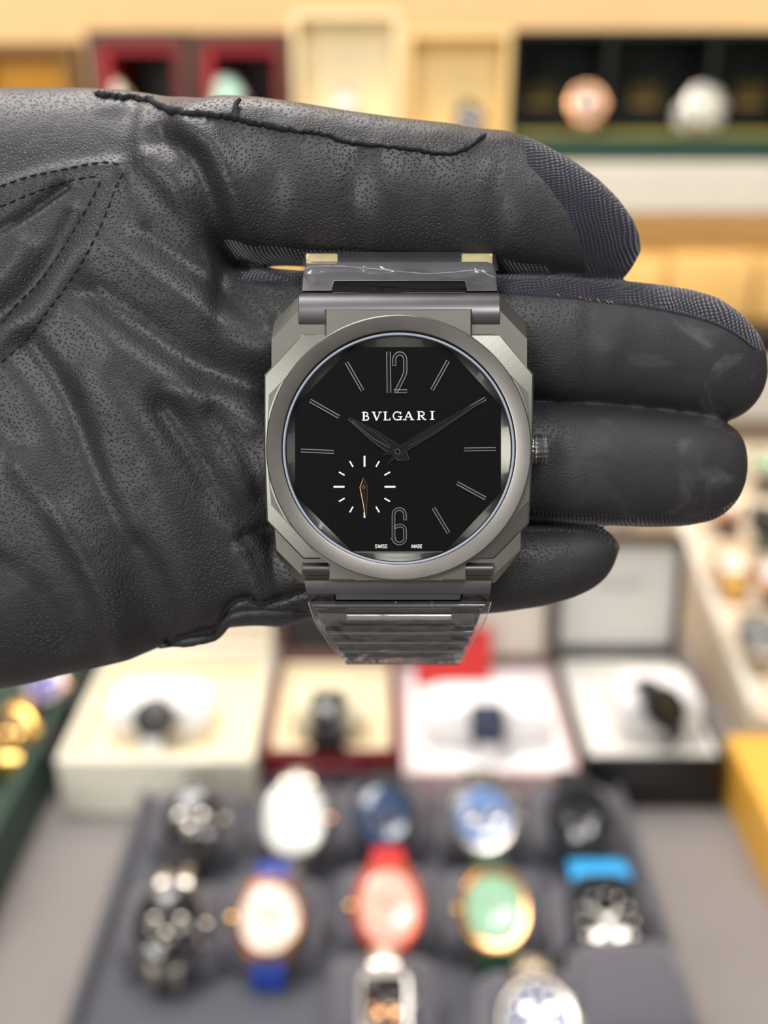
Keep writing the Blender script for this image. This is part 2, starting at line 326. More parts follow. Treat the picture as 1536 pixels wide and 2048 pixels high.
# ---------------- yellow box, beige stand ----------------
t = empty('gift_box', (.30, .45, ZT)); MB().box(-.068, .08, 0, .11, 0, .034).build('box_base', mat('yellow_box', S(226, 168, 62), .45), t, bevel=.002)
MB().box(-.0685, .0805, -.0005, .1105, .0342, .046).build('lid', mat('yellow_box'+'_lid', S(232, 178, 74), .45), t, bevel=.002)
tag(t, 'plain yellow box on the counter beside the black watch box', 'box')
t = empty('display_stand', (.40, .60, ZT)); beige = mat('beige_suede', S(222, 204, 180), .7)
MB().loft([[(x, 0, 0), (x, .36, 0), (x, .36, .11), (x, 0, .03)] for x in (-.135, .15)]).build('stand_base', beige, t, bevel=.002)
MB().loft([[(x, .003, .0305), (x, .357, .1095), (x, .357, .117), (x, .003, .038)] for x in (-.135, -.128)]).build('stand_edge', white_paint, t, bevel=.001)
tag(t, 'sloped beige display stand with loose watches beyond the black box', 'display stand')
spots = [(1452, 905, 62, steel, wdial, steel, 'silver watch topmost on the beige stand'), (1530, 930, 60, steel, gdial, dsteel, 'pale green dialled watch high on the beige stand'),
 (1450, 1010, 66, gold, cdial, brown, 'rose gold watch on the beige stand with brown strap'), (1530, 1040, 64, dsteel, bdial, greenstrap, 'dark watch on the beige stand with green strap'),
 (1462, 1130, 76, ygold, cdial, ygold, 'yellow gold watch midway down the beige stand'), (1520, 1270, 88, steel, mat('grey_dial', S(150, 154, 152), .2, .4), steel, 'large grey-dialled watch lowest on the beige stand'), (1545, 1150, 70, gold, wdial, brown, 'rose gold watch with white dial on the beige stand')]
for px, py, dp, cs, dl, st, lab in spots:
    d = ray(px, py); sl = .08/.36; best = None     # meet the sloped top
    t_ = ((ZT + .03 + .024) - H - sl*.60) / (d.z - sl*d.y); c = Vector((d.x*t_, d.y*t_, H + d.z*t_))
    c.y = min(c.y, .93); depth = -(MC.inverted() @ c).z
    watch(Matrix.Translation(c) @ Matrix.Rotation(R(30), 4, 'X'), dp/2/FP*depth, case=cs, dial=dl, strap=st, label=lab, group='watches on the beige stand', drop=.026)
    zb = ZT + .03 + (c.y + .008 - .60)*sl
    cushion(c.x, c.y + .008, zb - .003, .036, .030, max(.016, c.z - zb - .004), 18, 'beige cushion under the ' + lab.split(' on the')[0].split(' topmost')[0].split(' high')[0].split(' midway')[0].split(' lowest')[0], beige, 'cushions on the beige stand')
# ---------------- things on the upper shelf ----------------
YS = 1.15
def xs(px, py, y=YS): return V(px, py, y)
def niche(x0, x1, z0, z1, outer, inner, back, label, y=YS, depth=.09, fr=.012, inr=.010, name='presentation_box'):
    cx = (x0+x1)/2; t = empty(name, (cx, y, z0)); a, b, h = x0-cx, x1-cx, z1-z0
    m = MB(); m.box(a, b, 0, depth, 0, fr); m.box(a, b, 0, depth, h-fr, h); m.box(a, a+fr, 0, depth, fr, h-fr); m.box(b-fr, b, 0, depth, fr, h-fr); m.box(a, b, depth, depth+.008, 0, h)
    m.build('box_shell', outer, t, bevel=.001)
    if inner:
        m = MB(); e = fr; m.box(a+e, b-e, .004, depth-.001, h-e-inr, h-e); m.box(a+e, a+e+inr, .004, depth-.001, e, h-e-inr); m.box(b-e-inr*.3, b-e, .004, depth-.001, e, h-e-inr)
        m.build('inner_frame', inner, t, bevel=.001)
    MB().box(a+fr, b-fr, depth-.006, depth-.0005, fr, h-fr).build('back_pad', back, t, bevel=.001)
    return tag(t, label, 'box')
amber = mat('amber_yellow_satin', S(226, 158, 20), .5); bronze = mat('bronze_brown', S(120, 84, 40), .5); maroon = mat('dark_maroon_brown', S(84, 48, 40), .4); crim = mat('crimson_satin', S(178, 34, 46), .5)
dk = mat('near_black_satin', S(34, 24, 22), .5); lcream = mat('light_cream_satin', S(250, 232, 190), .5); gold_sat = mat('pale_gold_satin', S(244, 214, 150), .5)
niche(xs(-70, 80).x, xs(146, 80).x, ZS, xs(0, 84).z, bronze, None, amber, 'amber yellow box on the upper shelf, first beside the maroon boxes', depth=.03)
niche(xs(170, 80).x, xs(372, 80).x, ZS, xs(0, 60).z, maroon, crim, dk, 'maroon box with red inner frame beside the amber box')
niche(xs(378, 80).x, xs(576, 80).x, ZS, xs(0, 62).z, maroon, crim, dk, 'maroon box with red inner frame beside the tall cream box')
niche(xs(584, 80).x, xs(800, 80).x, ZS, xs(0, 24).z, lcream, None, lcream, 'tall cream presentation box on the upper shelf', fr=.006, depth=.035)
niche(xs(812, 80).x, xs(1024, 80).x, ZS, xs(0, 62).z, gold_sat, None, gold_sat, 'lower cream presentation box beside the black green display case', fr=.006, depth=.035)
# long dark green case with three bays
x0, x1 = xs(1032, 80).x, xs(1640, 80).x; z1 = xs(0, 58).z; cx = (x0+x1)/2
t = empty('display_case', (cx, YS, ZS)); a, b, h = x0-cx, x1-cx, z1-ZS
dg = mat('black_green_leather', S(18, 24, 20), .5); og = mat('olive_green_suede', S(150, 142, 70), .7); gf = mat('green_front', S(34, 66, 54), .45)
MB().box(a, b, 0, .11, 0, .026).build('case_base', gf, t, bevel=.001)
MB().box(a+.004, b, .004, .10, .0262, .030).build('floor_pad', og, t, bevel=.001)
MB().box(a, b, .10, .112, .0262, h).build('back_board', dg, t, bevel=.001); MB().box(a, b, .01, .10, h-.006, h).build('top_board', dg, t, bevel=.001)
for px in (1032, 1228, 1440, 1640):
    x = xs(px, 80).x - cx; MB().box(x-.003, x+.003, .012, .0995, .0302, h-.0062).build('divider', dg, t, bevel=.0005)
goldf = mat('gold_foil', S(190, 160, 84), .4, .3)
for px in (1080, 1290, 1500):
    x = V(px, 190, YS+.098).x - cx; z = V(px, 190, YS+.098).z - ZS; m = MB()
    for k in range(5): m.box(x - .014 + k*.007 - .001, x - .014 + k*.007 + .001, .0975, .0995, z - .008, z + .010 + .004*(k % 2 == 0))
    m.box(x - .016, x + .016, .0975, .0995, z - .012, z - .008); m.build('crown_emblem', goldf, t)
tag(t, 'long black and green display case with three bays on the upper shelf', 'display case')
def shelf_watch(px, py, dpx, label, y=YS+.010, zb=None, cm=None, cl=None, **kw):
    c = V(px, py, y); depth = -(MC.inverted() @ c).z; r = dpx/2/FP*depth
    watch(Matrix.Translation(c) @ Matrix.Rotation(R(72), 4, 'X'), r, label=label, group='watches on the upper shelf', drop=.016, **kw)
    zb = ZS + .012 if zb is None else zb
    if cm: cushion(c.x, c.y + .014, zb + .0003, dpx/FP*depth*1.1, .018, max(.01, c.z - zb + .006), 0, cl, cm, 'cushions on the upper shelf')
shelf_watch(1172, 208, 76, 'rose gold and steel watch in the first bay of the green display case', zb=ZS+.030, cm=dk, cl='dark cushion under the rose gold and steel watch', case=gold, dial=mat('smoky_pink_dial', S(150, 116, 104), .3), strap=steel, bezel=gold)
shelf_watch(1406, 212, 84, 'bright silver watch in the second bay of the green display case', zb=ZS+.030, cm=wstrap, cl='white cushion under the bright silver watch', case=steel, dial=mat('silver_grey_dial', S(190, 190, 180), .3), strap=steel, bezel=steel)
shelf_watch(938, 240, 60, 'dark grey watch before the lower cream presentation box', zb=ZS+.006, cm=lcream, cl='pale cushion under the dark grey watch', case=dsteel, dial=bdial, strap=dsteel)
shelf_watch(688, 208, 48, 'slim silver watch in the tall cream presentation box', zb=ZS+.007, cm=lcream, cl='pale cushion under the slim silver watch', case=steel, dial=wdial, strap=steel)
shelf_watch(228, 190, 56, 'pale gold watch in the maroon box nearer the amber box', cm=maroon, cl='maroon cushion under the pale gold watch', case=ygold, dial=wdial, strap=brown)
shelf_watch(452, 190, 72, 'mint dialled watch in the maroon box nearer the tall cream box', cm=maroon, cl='maroon cushion under the mint dialled watch', case=steel, dial=mat('mint_dial', S(176, 226, 206), .2, coat=.4), strap=brown)
# boxes on the lower shelf
for i, (pa, pb, ptop, lab) in enumerate(((1130, 1335, 512, 'honey coloured box on the lower shelf beside the tip of the index finger'), (1345, 1515, 508, 'honey coloured box on the lower shelf above the middle fingertip'), (1525, 1700, 512, 'honey coloured box on the lower shelf at the edge of view'))):
    A = V(pa, ptop, 1.24); B = V(pb, ptop, 1.24); z0 = 1.0432
    t = empty('storage_box', ((A.x+B.x)/2, 1.24, z0)); wv = (B.x - A.x)/2; hh = A.z - z0
    MB().box(-wv, wv, 0, .12, 0, hh*.72).build('box_base', mat('honey_card', S(232, 190, 118), .5), t, bevel=.002)
    MB().box(-wv-.0005, wv+.0005, -.001, .121, hh*.72+.0003, hh).build('lid', mat('honey_card_lid', S(238, 200, 132), .5), t, bevel=.002); tag(t, lab, 'box', 'honey coloured boxes on the lower shelf')
A = V(1400, 668, 1.16); B = V(1400, 722, 1.16)
t = empty('flat_case', (.50, 1.15, 1.0432)); MB().box(-.10, .12, 0, .07, 0, max(.012, A.z-1.0432)).build('case_body', blk, t, bevel=.002); MB().box(-.099, .119, .001, .069, max(.012, A.z-1.0432)+.0002, max(.012, A.z-1.0432)+.004).build('lid', dk, t, bevel=.001)
tag(t, 'flat black case lying at the front of the lower white shelf', 'case')
# ---------------- gloved hand ----------------
def st(rows):
    a = np.array(rows, float); return a      # px, top, bottom, centre depth, half thickness
FINGERS = {
 'index': st([(300,240,480,164,8),(380,215,490,163,10),(450,203,500,163,11),(520,205,520,163,10.5),(600,216,528,163,10.5),(700,232,532,163,10),(800,246,536,163,10),(900,257,542,163,10),(960,268,548,163,10),(1000,270,552,163,10),(1040,280,556,163,9.8),(1080,298,562,163.3,9.6),(1130,326,568,163.5,9.3),(1180,360,574,163.5,8.8),(1220,398,572,163.8,8),(1245,430,560,164,7),(1262,458,540,164,5.8),(1272,484,520,164,4),(1276,500,504,164,.6)]),
 'middle': st([(440,560,780,168,9),(560,545,800,166,10.5),(700,548,806,165,10.5),(1000,552,812,164.5,10.5),(1100,555,814,164.5,10.5),(1200,562,820,164.5,10.3),(1300,572,832,164.5,10),(1370,582,842,164.5,9.5),(1420,596,846,164.5,8.8),(1460,620,842,164.5,7.8),(1490,648,826,164.5,6.6),(1510,676,804,164.5,5.2),(1522,702,782,164.5,3.6),(1527,726,762,164.5,1.6),(1529,742,746,164.5,.4)]),
 'ring': st([(440,800,1010,168,9),(560,800,1030,166,10.5),(1000,804,1036,164.5,10.5),(1070,803,1040,164.5,10.5),(1200,808,1050,164.5,10.3),(1300,816,1054,164.5,10),(1370,824,1052,164.5,9.5),(1420,834,1042,164.5,8.6),(1450,848,1022,164.5,7.5),(1468,862,1000,164.5,6.2),(1478,880,978,164.5,4.6),(1483,900,956,164.5,2.8),(1485,924,930,164.5,.5)]),
 'little': st([(440,1030,1190,169,8),(560,1034,1236,168,9.5),(700,1040,1238,167,9.5),(900,1040,1232,167,9.5),(1000,1038,1224,167,9.3),(1080,1040,1212,167,9),(1140,1042,1196,167,8.4),(1180,1048,1178,167,7.4),(1205,1056,1158,167,6.2),(1222,1066,1134,167,4.6),(1232,1080,1110,167,2.6),(1235,1093,1097,167,.5)]),
}
PALM = st([(-560,420,1220,178,20),(-420,340,1290,176,20),(-300,260,1340,174,19),(-150,205,1375,172,17.5),(0,190,1376,170,15.5),(60,189,1366,169.5,15),(130,188,1348,169,14.6),(200,189,1334,168.5,14.2),(262,193,1318,168,14),(300,198,1302,168,13.8),(330,203,1290,168,13.6),(385,210,1284,168,13),(420,240,1278,168,12.5),(440,330,1266,168,12.2),(455,500,1254,168,12),(480,545,1252,168,11.6),(520,560,1250,168,10.8),(560,590,1246,168,9),(600,640,1220,168,6),(625,740,1100,168,1)])
def loft_sdf(T, X, Y, Z, n=2.3):
    xc = (T[:,0]-768)*T[:,3]/FP; c = (1024-(T[:,1]+T[:,2])/2)*T[:,3]/FP; a = (T[:,2]-T[:,1])/2*T[:,3]/FP
    x = X[:,0,0]; xx = np.clip(x, xc[0], xc[-1])
    ci, ai, di, bi = (np.interp(xx, xc, q) for q in (c, a, T[:,3], T[:,4]))
    def sm(q):
        k = np.array([1,2,3,2,1.])/9; p = np.pad(q, 2, 'edge'); return np.convolve(p, k, 'valid')
    ci, ai, di, bi = map(sm, (ci, ai, di, bi))
    s = (slice(None), None, None)
    u = np.abs((Y-ci[s])/ai[s]); v = np.abs((Z+di[s])/bi[s])
    f = ((u**n+v**n)**(1/n)-1)*np.minimum(ai, bi)[s]
    return f + np.abs(x-xx)[s]*.8
def smin(a, b, k):
    h = np.clip(.5+.5*(b-a)/k, 0, 1); return b*(1-h)+a*h-k*h*(1-h)
HG = .52
gx = np.arange(-118, 68, HG, dtype=np.float32); gy = np.arange(-37, 77, HG, dtype=np.float32); gz = np.arange(-200, -146, HG, dtype=np.float32)
FOLDS = [
 ([(60,930),(130,1030),(190,1140),(222,1230),(240,1340)], 26, 1.5), ([(60,690),(130,790),(185,930),(240,1070),(285,1190),(300,1300)], 26, -1.5),
 ([(200,760),(290,870),(345,990),(380,1110),(400,1230)], 38, 1.0), ([(330,820),(400,930),(460,1020),(530,1065)], 20, -1.3), ([(380,790),(450,880),(500,970)], 20, .9),
 ([(430,830),(485,900),(520,990)], 14, -.9), ([(200,590),(300,660),(400,725),(530,775)], 24, -1.4), ([(230,500),(340,580),(430,640),(520,700)], 26, 1.1), ([(170,640),(280,730),(400,800),(500,850)], 26, .8),
 ([(300,470),(400,540),(480,600),(530,640)], 18, -.8), ([(330,285),(395,340),(425,410),(440,478)], 20, -1.5), ([(380,265),(450,330),(480,410),(490,480)], 22, 1.1), ([(300,330),(360,400),(400,460)], 20, .8),
 ([(540,260),(560,340),(540,440)], 24, -.35), ([(720,310),(705,400),(720,480)], 14, -.5), ([(760,320),(770,480)], 22, .4), ([(1010,330),(990,420),(1005,520)], 22, -.8), ([(910,320),(900,500)], 30, -.3), ([(1085,380),(1120,460),(1130,540)], 24, .4),
 ([(1190,600),(1175,680),(1180,770)], 22, -.6), ([(1240,600),(1225,700)], 20, .3), ([(1150,830),(1125,920),(1120,1020)], 24, -.7), ([(1360,640),(1375,740)], 30, -.3), ([(1400,900),(1390,1000)], 26, .3),
 ([(0,470),(60,432),(105,400),(135,378)], 9, -1.1), ([(-100,420),(0,392),(110,352),(230,338)], 16, .55), ([(240,345),(205,450),(150,540),(80,640),(0,700),(-80,760)], 17, .6), ([(150,440),(110,520),(60,590),(0,640),(-60,680)], 14, -.9),
 ([(60,500),(20,560),(-40,600)], 20, .8), ([(0,1130),(70,1190),(110,1290)], 24, -.7), ([(0,850),(50,900),(110,1000)], 20, -.6), ([(280,1090),(330,1190),(345,1270)], 20, -.6),
 ([(335,1288),(385,1268),(430,1255),(452,1215),(490,1196),(520,1212),(560,1196),(610,1184)], 7, -1.3), ([(480,1100),(505,1160),(515,1215)], 12, .8), ([(540,1080),(545,1150),(560,1200)], 12, -.7),
 ([(480,1080),(520,1058),(560,1060)], 10, -.9), ([(1060,1120),(1100,1180)], 24, .4), ([(200,196),(330,206),(420,214)], 14, .3)]
def seg_dist(PX, PY, pts):
    d = np.full(PX.shape, 1e9, np.float32)
    for (x0, y0), (x1, y1) in zip(pts[:-1], pts[1:]):
        dx, dy = x1-x0, y1-y0; t = np.clip(((PX-x0)*dx+(PY-y0)*dy)/(dx*dx+dy*dy), 0, 1)
        d = np.minimum(d, np.hypot(PX-x0-t*dx, PY-y0-t*dy))
    return d
def smooth_path(pts, k=4):
    out = []; P = [pts[0]] + list(pts) + [pts[-1]]
    for i in range(1, len(P)-2):
        for s in range(k):
            t = s/k; q = [0]*len(pts[0])
            for a in range(len(pts[0])):
                p0, p1, p2, p3 = P[i-1][a], P[i][a], P[i+1][a], P[i+2][a]
                q[a] = .5*(2*p1+(p2-p0)*t+(2*p0-5*p1+4*p2-p3)*t*t+(3*p1-p0-3*p2+p3)*t**3)
            out.append(tuple(q))
    out.append(tuple(pts[-1])); return out
PX = 768+gx[:,None]*FP/157; PY = 1024-gy[None,:]*FP/157
PX, PY = np.broadcast_arrays(PX, PY); h2 = np.zeros(PX.shape, np.float32)
for pts, wd, am in FOLDS:
    if wd >= 14: wd *= 1.25; am *= 1.05
    d = seg_dist(PX, PY, smooth_path(pts, 3)); h2 += am*np.exp(-(d/wd)**2)
X = gx[:,None,None]; Y = gy[None,:,None]; Z0 = gz[None,None,:]
wgt = np.clip((Z0+172)/10, 0, 1)
Z = Z0 - h2[:,:,None]*wgt
fs_ = {k: loft_sdf(T, X, Y, Z, 2.25) for k, T in FINGERS.items()}
palm = loft_sdf(PALM, X, Y, Z, 2.7)
# slight crown across the palm so its centre sits back and the heel rises
F = None
for k in ('index', 'middle', 'ring', 'little'):
    F = fs_[k] if F is None else smin(F, fs_[k], .5)
F = smin(F, palm, 3.0)
# thumb beyond the frame, rising from the heel of the hand
for p0, p1, r0, r1 in (((-88, 40, -176), (-100, 66, -172), 13, 10.5), ((-100, 66, -172), (-106, 76, -166), 10.5, 9)):
    p0 = np.array(p0); dv = np.array(p1)-p0; t_ = np.clip(((X-p0[0])*dv[0]+(Y-p0[1])*dv[1]+(Z0-p0[2])*dv[2])/dv.dot(dv), 0, 1)
    F = smin(F, np.sqrt((X-p0[0]-t_*dv[0])**2+(Y-p0[1]-t_*dv[1])**2+(Z0-p0[2]-t_*dv[2])**2)-(r0+(r1-r0)*t_), 5)
F[0,:,:] = F[-1,:,:] = 1; F[:,0,:] = F[:,-1,:] = 1; F[:,:,0] = F[:,:,-1] = 1
def surface_nets(F, ox, oy, oz, h):
    s = F < 0; nx, ny, nz = F.shape
    cnt = np.zeros((nx-1, ny-1, nz-1), np.int8)
    for i in (0,1):
        for j in (0,1):
            for k in (0,1): cnt += s[i:nx-1+i, j:ny-1+j, k:nz-1+k]
    I, J, Kk = np.nonzero((cnt > 0) & (cnt < 8)); idx = -np.ones(cnt.shape, np.int64); idx[I,J,Kk] = np.arange(len(I))
    acc = np.zeros((len(I),3)); num = np.zeros(len(I))
    for ax in range(3):
        for a in (0,1):
            for b in (0,1):
                o = [0,0,0]; oth = [q for q in range(3) if q != ax]; o[oth[0]] = a; o[oth[1]] = b; e = list(o); e[ax] = 1
                f0 = F[I+o[0], J+o[1], Kk+o[2]]; f1 = F[I+e[0], J+e[1], Kk+e[2]]; m = (f0 < 0) != (f1 < 0)
                t = np.where(m, f0/np.where(m, f0-f1, 1), 0); p = np.array(o, float)[None,:].repeat(len(I), 0); p[:,ax] = t
                acc[m] += p[m]; num[m] += 1
    P = acc/num[:,None] + np.stack([I,J,Kk], 1); P = P*h + np.array([ox,oy,oz])
    quads = []
    sx = s[:-1,1:-1,1:-1] != s[1:,1:-1,1:-1]; i,j,k = np.nonzero(sx); j += 1; k += 1
    q = np.stack([idx[i,j-1,k-1], idx[i,j,k-1], idx[i,j,k], idx[i,j-1,k]], 1); fl = s[i,j,k]; q[~fl] = q[~fl][:,::-1]; quads.append(q)
    sy = s[1:-1,:-1,1:-1] != s[1:-1,1:,1:-1]; i,j,k = np.nonzero(sy); i += 1; k += 1
    q = np.stack([idx[i-1,j,k-1], idx[i-1,j,k], idx[i,j,k], idx[i,j,k-1]], 1); fl = s[i,j,k]; q[~fl] = q[~fl][:,::-1]; quads.append(q)
    sz = s[1:-1,1:-1,:-1] != s[1:-1,1:-1,1:]; i,j,k = np.nonzero(sz); i += 1; j += 1
    q = np.stack([idx[i-1,j-1,k], idx[i,j-1,k], idx[i,j,k], idx[i-1,j,k]], 1); fl = s[i,j,k]; q[~fl] = q[~fl][:,::-1]; quads.append(q)
    return P, np.concatenate(quads)
GP, GQ = surface_nets(F, gx[0], gy[0], gz[0], HG)
# relax
e = np.concatenate([GQ[:,[0,1]], GQ[:,[1,2]], GQ[:,[2,3]], GQ[:,[3,0]]]); e = np.concatenate([e, e[:,::-1]])
deg = np.bincount(e[:,0], minlength=len(GP))
for it in range(3):
    av = np.stack([np.bincount(e[:,0], weights=GP[e[:,1],a], minlength=len(GP)) for a in range(3)], 1)/deg[:,None]; GP = GP*.4+av*.6
bvh = BVHTree.FromPolygons([tuple(p) for p in GP], [tuple(int(i) for i in q) for q in GQ])
def onhand(px, py, lift=0.0):
    d = Vector(((px-768)/FP, (1024-py)/FP, -1)).normalized(); hit = bvh.ray_cast(Vector((0,0,0)), d)
    if hit[0] is None: return K(px, py, 164)
    return hit[0] - d*lift
# knit areas
vx = 768-GP[:,0]/GP[:,2]*FP; vy = 1024+GP[:,1]/GP[:,2]*FP; dep = -GP[:,2]
who = []
gi = [np.clip(((GP[:,a]-o)/HG).round().astype(int), 0, n-1) for a, o, n in ((0,gx[0],len(gx)),(1,gy[0],len(gy)),(2,gz[0],len(gz)))]
vals = np.stack([fs_[k][gi[0],gi[1],gi[2]] for k in ('index','middle','ring','little')] + [palm[gi[0],gi[1],gi[2]]], 1); who = vals.argmin(1)
kn = np.full(len(GP), -40.0)
b0 = np.interp(vy, [285,330,370,420,460,500,560], [1046,1056,1095,1130,1150,1165,1172]); m = who == 0; kn[m] = (vx-b0)[m]
m = (who == 0) & (vy > 480) & (vx < 1100); kn[m] = np.maximum(kn[m], (dep-158)[m]*13)
b1_ = np.interp(vx, [560,1000,1100,1200,1300,1400,1470,1520], [562,585,590,600,612,634,664,700]); m = who == 1; kn[m] = (b1_-vy)[m]
b2_ = np.interp(vx, [500,1070,1200,1350,1420,1470], [1024,1031,1036,1040,1030,1000]); m = who == 2; kn[m] = (vy-b2_)[m]
b3_ = np.interp(vx, [500,1060,1150,1200,1235], [1058,1062,1066,1076,1095]); m = who == 3; kn[m] = (b3_-vy)[m]
kn = np.maximum(kn, np.where((who < 4), (dep-167)*13, -40)); 
me = bpy.data.meshes.new('glove'); HC = Vector((-20, 20, -168))
me.vertices.add(len(GP)); me.vertices.foreach_set('co', ((GP-np.array(HC))*.001).astype(np.float32).ravel())
me.loops.add(GQ.size); me.loops.foreach_set('vertex_index', GQ.ravel().astype(np.int32)); me.polygons.add(len(GQ))
me.polygons.foreach_set('loop_start', np.arange(0, GQ.size, 4, dtype=np.int32)); me.polygons.foreach_set('use_smooth', np.ones(len(GQ), bool))
me.update(calc_edges=True)
at = me.attributes.new('knit', 'FLOAT', 'POINT'); at.data.foreach_set('value', np.clip(kn/20, -1, 1).astype(np.float32))
def nodes(name):
    m = bpy.data.materials.new(name); m.use_nodes = True; n = m.node_tree.nodes; l = m.node_tree.links; return m, n, l, n['Principled BSDF']
def glove_mat():
    m, n, l, b = nodes('glove_leather_and_knit')
    N = lambda t, **k: [setattr(x := n.new(t), a, v) for a, v in k.items()] and x or x
    tc = n.new('ShaderNodeTexCoord')
    mp = n.new('ShaderNodeMapping'); mp.inputs['Scale'].default_value = (1.0, 1.25, .8); mp.inputs['Rotation'].default_value = (0, 0, .5)
    ns = n.new('ShaderNodeTexNoise'); ns.inputs['Scale'].default_value = 90; l.new(tc.outputs['Object'], ns.inputs['Vector'])
    wv = n.new('ShaderNodeVectorMath'); wv.operation = 'MULTIPLY_ADD'; wv.inputs[1].default_value = (.0035,)*3
    l.new(ns.outputs['Color'], wv.inputs[0]); l.new(tc.outputs['Object'], wv.inputs[2]); l.new(wv.outputs[0], mp.inputs['Vector'])
    vo = n.new('ShaderNodeTexVoronoi'); vo.voronoi_dimensions = '2D'; vo.inputs['Scale'].default_value = 1420; l.new(mp.outputs[0], vo.inputs['Vector'])
    pr = n.new('ShaderNodeMapRange'); pr.inputs[1].default_value = .05; pr.inputs[2].default_value = .30; l.new(vo.outputs['Distance'], pr.inputs[0]); pr.interpolation_type = 'SMOOTHSTEP'
    # pores fade away on the fingertips and vary over the palm
    big = n.new('ShaderNodeTexNoise'); big.inputs['Scale'].default_value = 35; big.inputs['Detail'].default_value = 3; l.new(tc.outputs['Object'], big.inputs['Vector'])
    sx = n.new('ShaderNodeSeparateXYZ'); l.new(tc.outputs['Object'], sx.inputs[0])
    fx = n.new('ShaderNodeMapRange'); fx.inputs[1].default_value = .038; fx.inputs[2].default_value = .056; fx.inputs[3].default_value = 1; fx.inputs[4].default_value = .12; l.new(sx.outputs['X'], fx.inputs[0])
    fb = n.new('ShaderNodeMapRange'); fb.inputs[1].default_value = .35; fb.inputs[2].default_value = .6; fb.inputs[3].default_value = .55; fb.inputs[4].default_value = 1; l.new(big.outputs['Fac'], fb.inputs[0])
    fm = n.new('ShaderNodeMath'); fm.operation = 'MULTIPLY'; l.new(fx.outputs[0], fm.inputs[0]); l.new(fb.outputs[0], fm.inputs[1])
    fine = n.new('ShaderNodeTexNoise'); fine.inputs['Scale'].default_value = 2600; fine.inputs['Detail'].default_value = 3; l.new(tc.outputs['Object'], fine.inputs['Vector'])
    h1 = n.new('ShaderNodeMath'); h1.operation = 'MULTIPLY'; l.new(pr.outputs[0], h1.inputs[0]); l.new(fm.outputs[0], h1.inputs[1])
    h2_ = n.new('ShaderNodeMath'); h2_.operation = 'MULTIPLY_ADD'; h2_.inputs[1].default_value = .35; l.new(fine.outputs['Fac'], h2_.inputs[0]); l.new(h1.outputs[0], h2_.inputs[2])
    med = n.new('ShaderNodeTexNoise'); med.inputs['Scale'].default_value = 260; med.inputs['Detail'].default_value = 4; l.new(tc.outputs['Object'], med.inputs['Vector'])
    h3 = n.new('ShaderNodeMath'); h3.operation = 'MULTIPLY_ADD'; h3.inputs[1].default_value = 1.6; l.new(med.outputs['Fac'], h3.inputs[0]); l.new(h2_.outputs[0], h3.inputs[2])
    bl = n.new('ShaderNodeBump'); bl.inputs['Distance'].default_value = .00011; bl.inputs['Strength'].default_value = 1; l.new(h3.outputs[0], bl.inputs['Height'])
    cr = n.new('ShaderNodeMix'); cr.data_type = 'RGBA'; cr.inputs[6].default_value = S(27, 26, 29); cr.inputs[7].default_value = S(43, 41, 45); l.new(big.outputs['Fac'], cr.inputs[0])
    # pale scuffs worn into the fingertips
    sc = n.new('ShaderNodeTexNoise'); sc.inputs['Scale'].default_value = 95; sc.inputs['Detail'].default_value = 6; sc.inputs['Distortion'].default_value = 1.2; l.new(tc.outputs['Object'], sc.inputs['Vector'])
    sr = n.new('ShaderNodeMapRange'); sr.inputs[1].default_value = .54; sr.inputs[2].default_value = .76; l.new(sc.outputs['Fac'], sr.inputs[0])
    s2 = n.new('ShaderNodeMath'); s2.operation = 'MULTIPLY'; l.new(sr.outputs[0], s2.inputs[0])
    s3 = n.new('ShaderNodeMapRange'); s3.inputs[1].default_value = .05; s3.inputs[2].default_value = .07; s3.inputs[3].default_value = .1; s3.inputs[4].default_value = .8; l.new(sx.outputs['X'], s3.inputs[0]); l.new(s3.outputs[0], s2.inputs[1])
    cs = n.new('ShaderNodeMix'); cs.data_type = 'RGBA'; cs.inputs[7].default_value = S(92, 92, 86); l.new(s2.outputs[0], cs.inputs[0]); l.new(cr.outputs[2], cs.inputs[6])
    l.new(cs.outputs[2], b.inputs['Base Color']); l.new(bl.outputs[0], b.inputs['Normal'])
    b.inputs['Roughness'].default_value = .44; b.inputs['Specular IOR Level'].default_value = .5
    rg = n.new('ShaderNodeMapRange'); rg.inputs[1].default_value = .036; rg.inputs[2].default_value = .058; rg.inputs[3].default_value = .44; rg.inputs[4].default_value = .66; l.new(sx.outputs['X'], rg.inputs[0]); l.new(rg.outputs[0], b.inputs['Roughness'])
    k = n.new('ShaderNodeBsdfPrincipled'); k.inputs['Roughness'].default_value = .9; k.inputs['Specular IOR Level'].default_value = .2; k.inputs['Sheen Weight'].default_value = .35; k.inputs['Sheen Roughness'].default_value = .4
    # ribs of the knit
    kx = n.new('ShaderNodeVectorMath'); kx.operation = 'DOT_PRODUCT'; kx.inputs[1].default_value = (9200, 1500, 3000); l.new(wv.outputs[0], kx.inputs[0])
    ky = n.new('ShaderNodeVectorMath'); ky.operation = 'DOT_PRODUCT'; ky.inputs[1].default_value = (-2500, 14000, 6000); l.new(wv.outputs[0], ky.inputs[0])
    s_ = n.new('ShaderNodeMath'); s_.operation = 'SINE'; l.new(kx.outputs['Value'], s_.inputs[0]); s4 = n.new('ShaderNodeMath'); s4.operation = 'SINE'; l.new(ky.outputs['Value'], s4.inputs[0])
    ad = n.new('ShaderNodeMath'); ad.operation = 'MULTIPLY_ADD'; ad.inputs[1].default_value = .35; l.new(s4.outputs[0], ad.inputs[0]); l.new(s_.outputs[0], ad.inputs[2])
    bk = n.new('ShaderNodeBump'); bk.inputs['Distance'].default_value = .00011; bk.inputs['Strength'].default_value = 1; l.new(ad.outputs[0], bk.inputs['Height']); l.new(bk.outputs[0], k.inputs['Normal'])
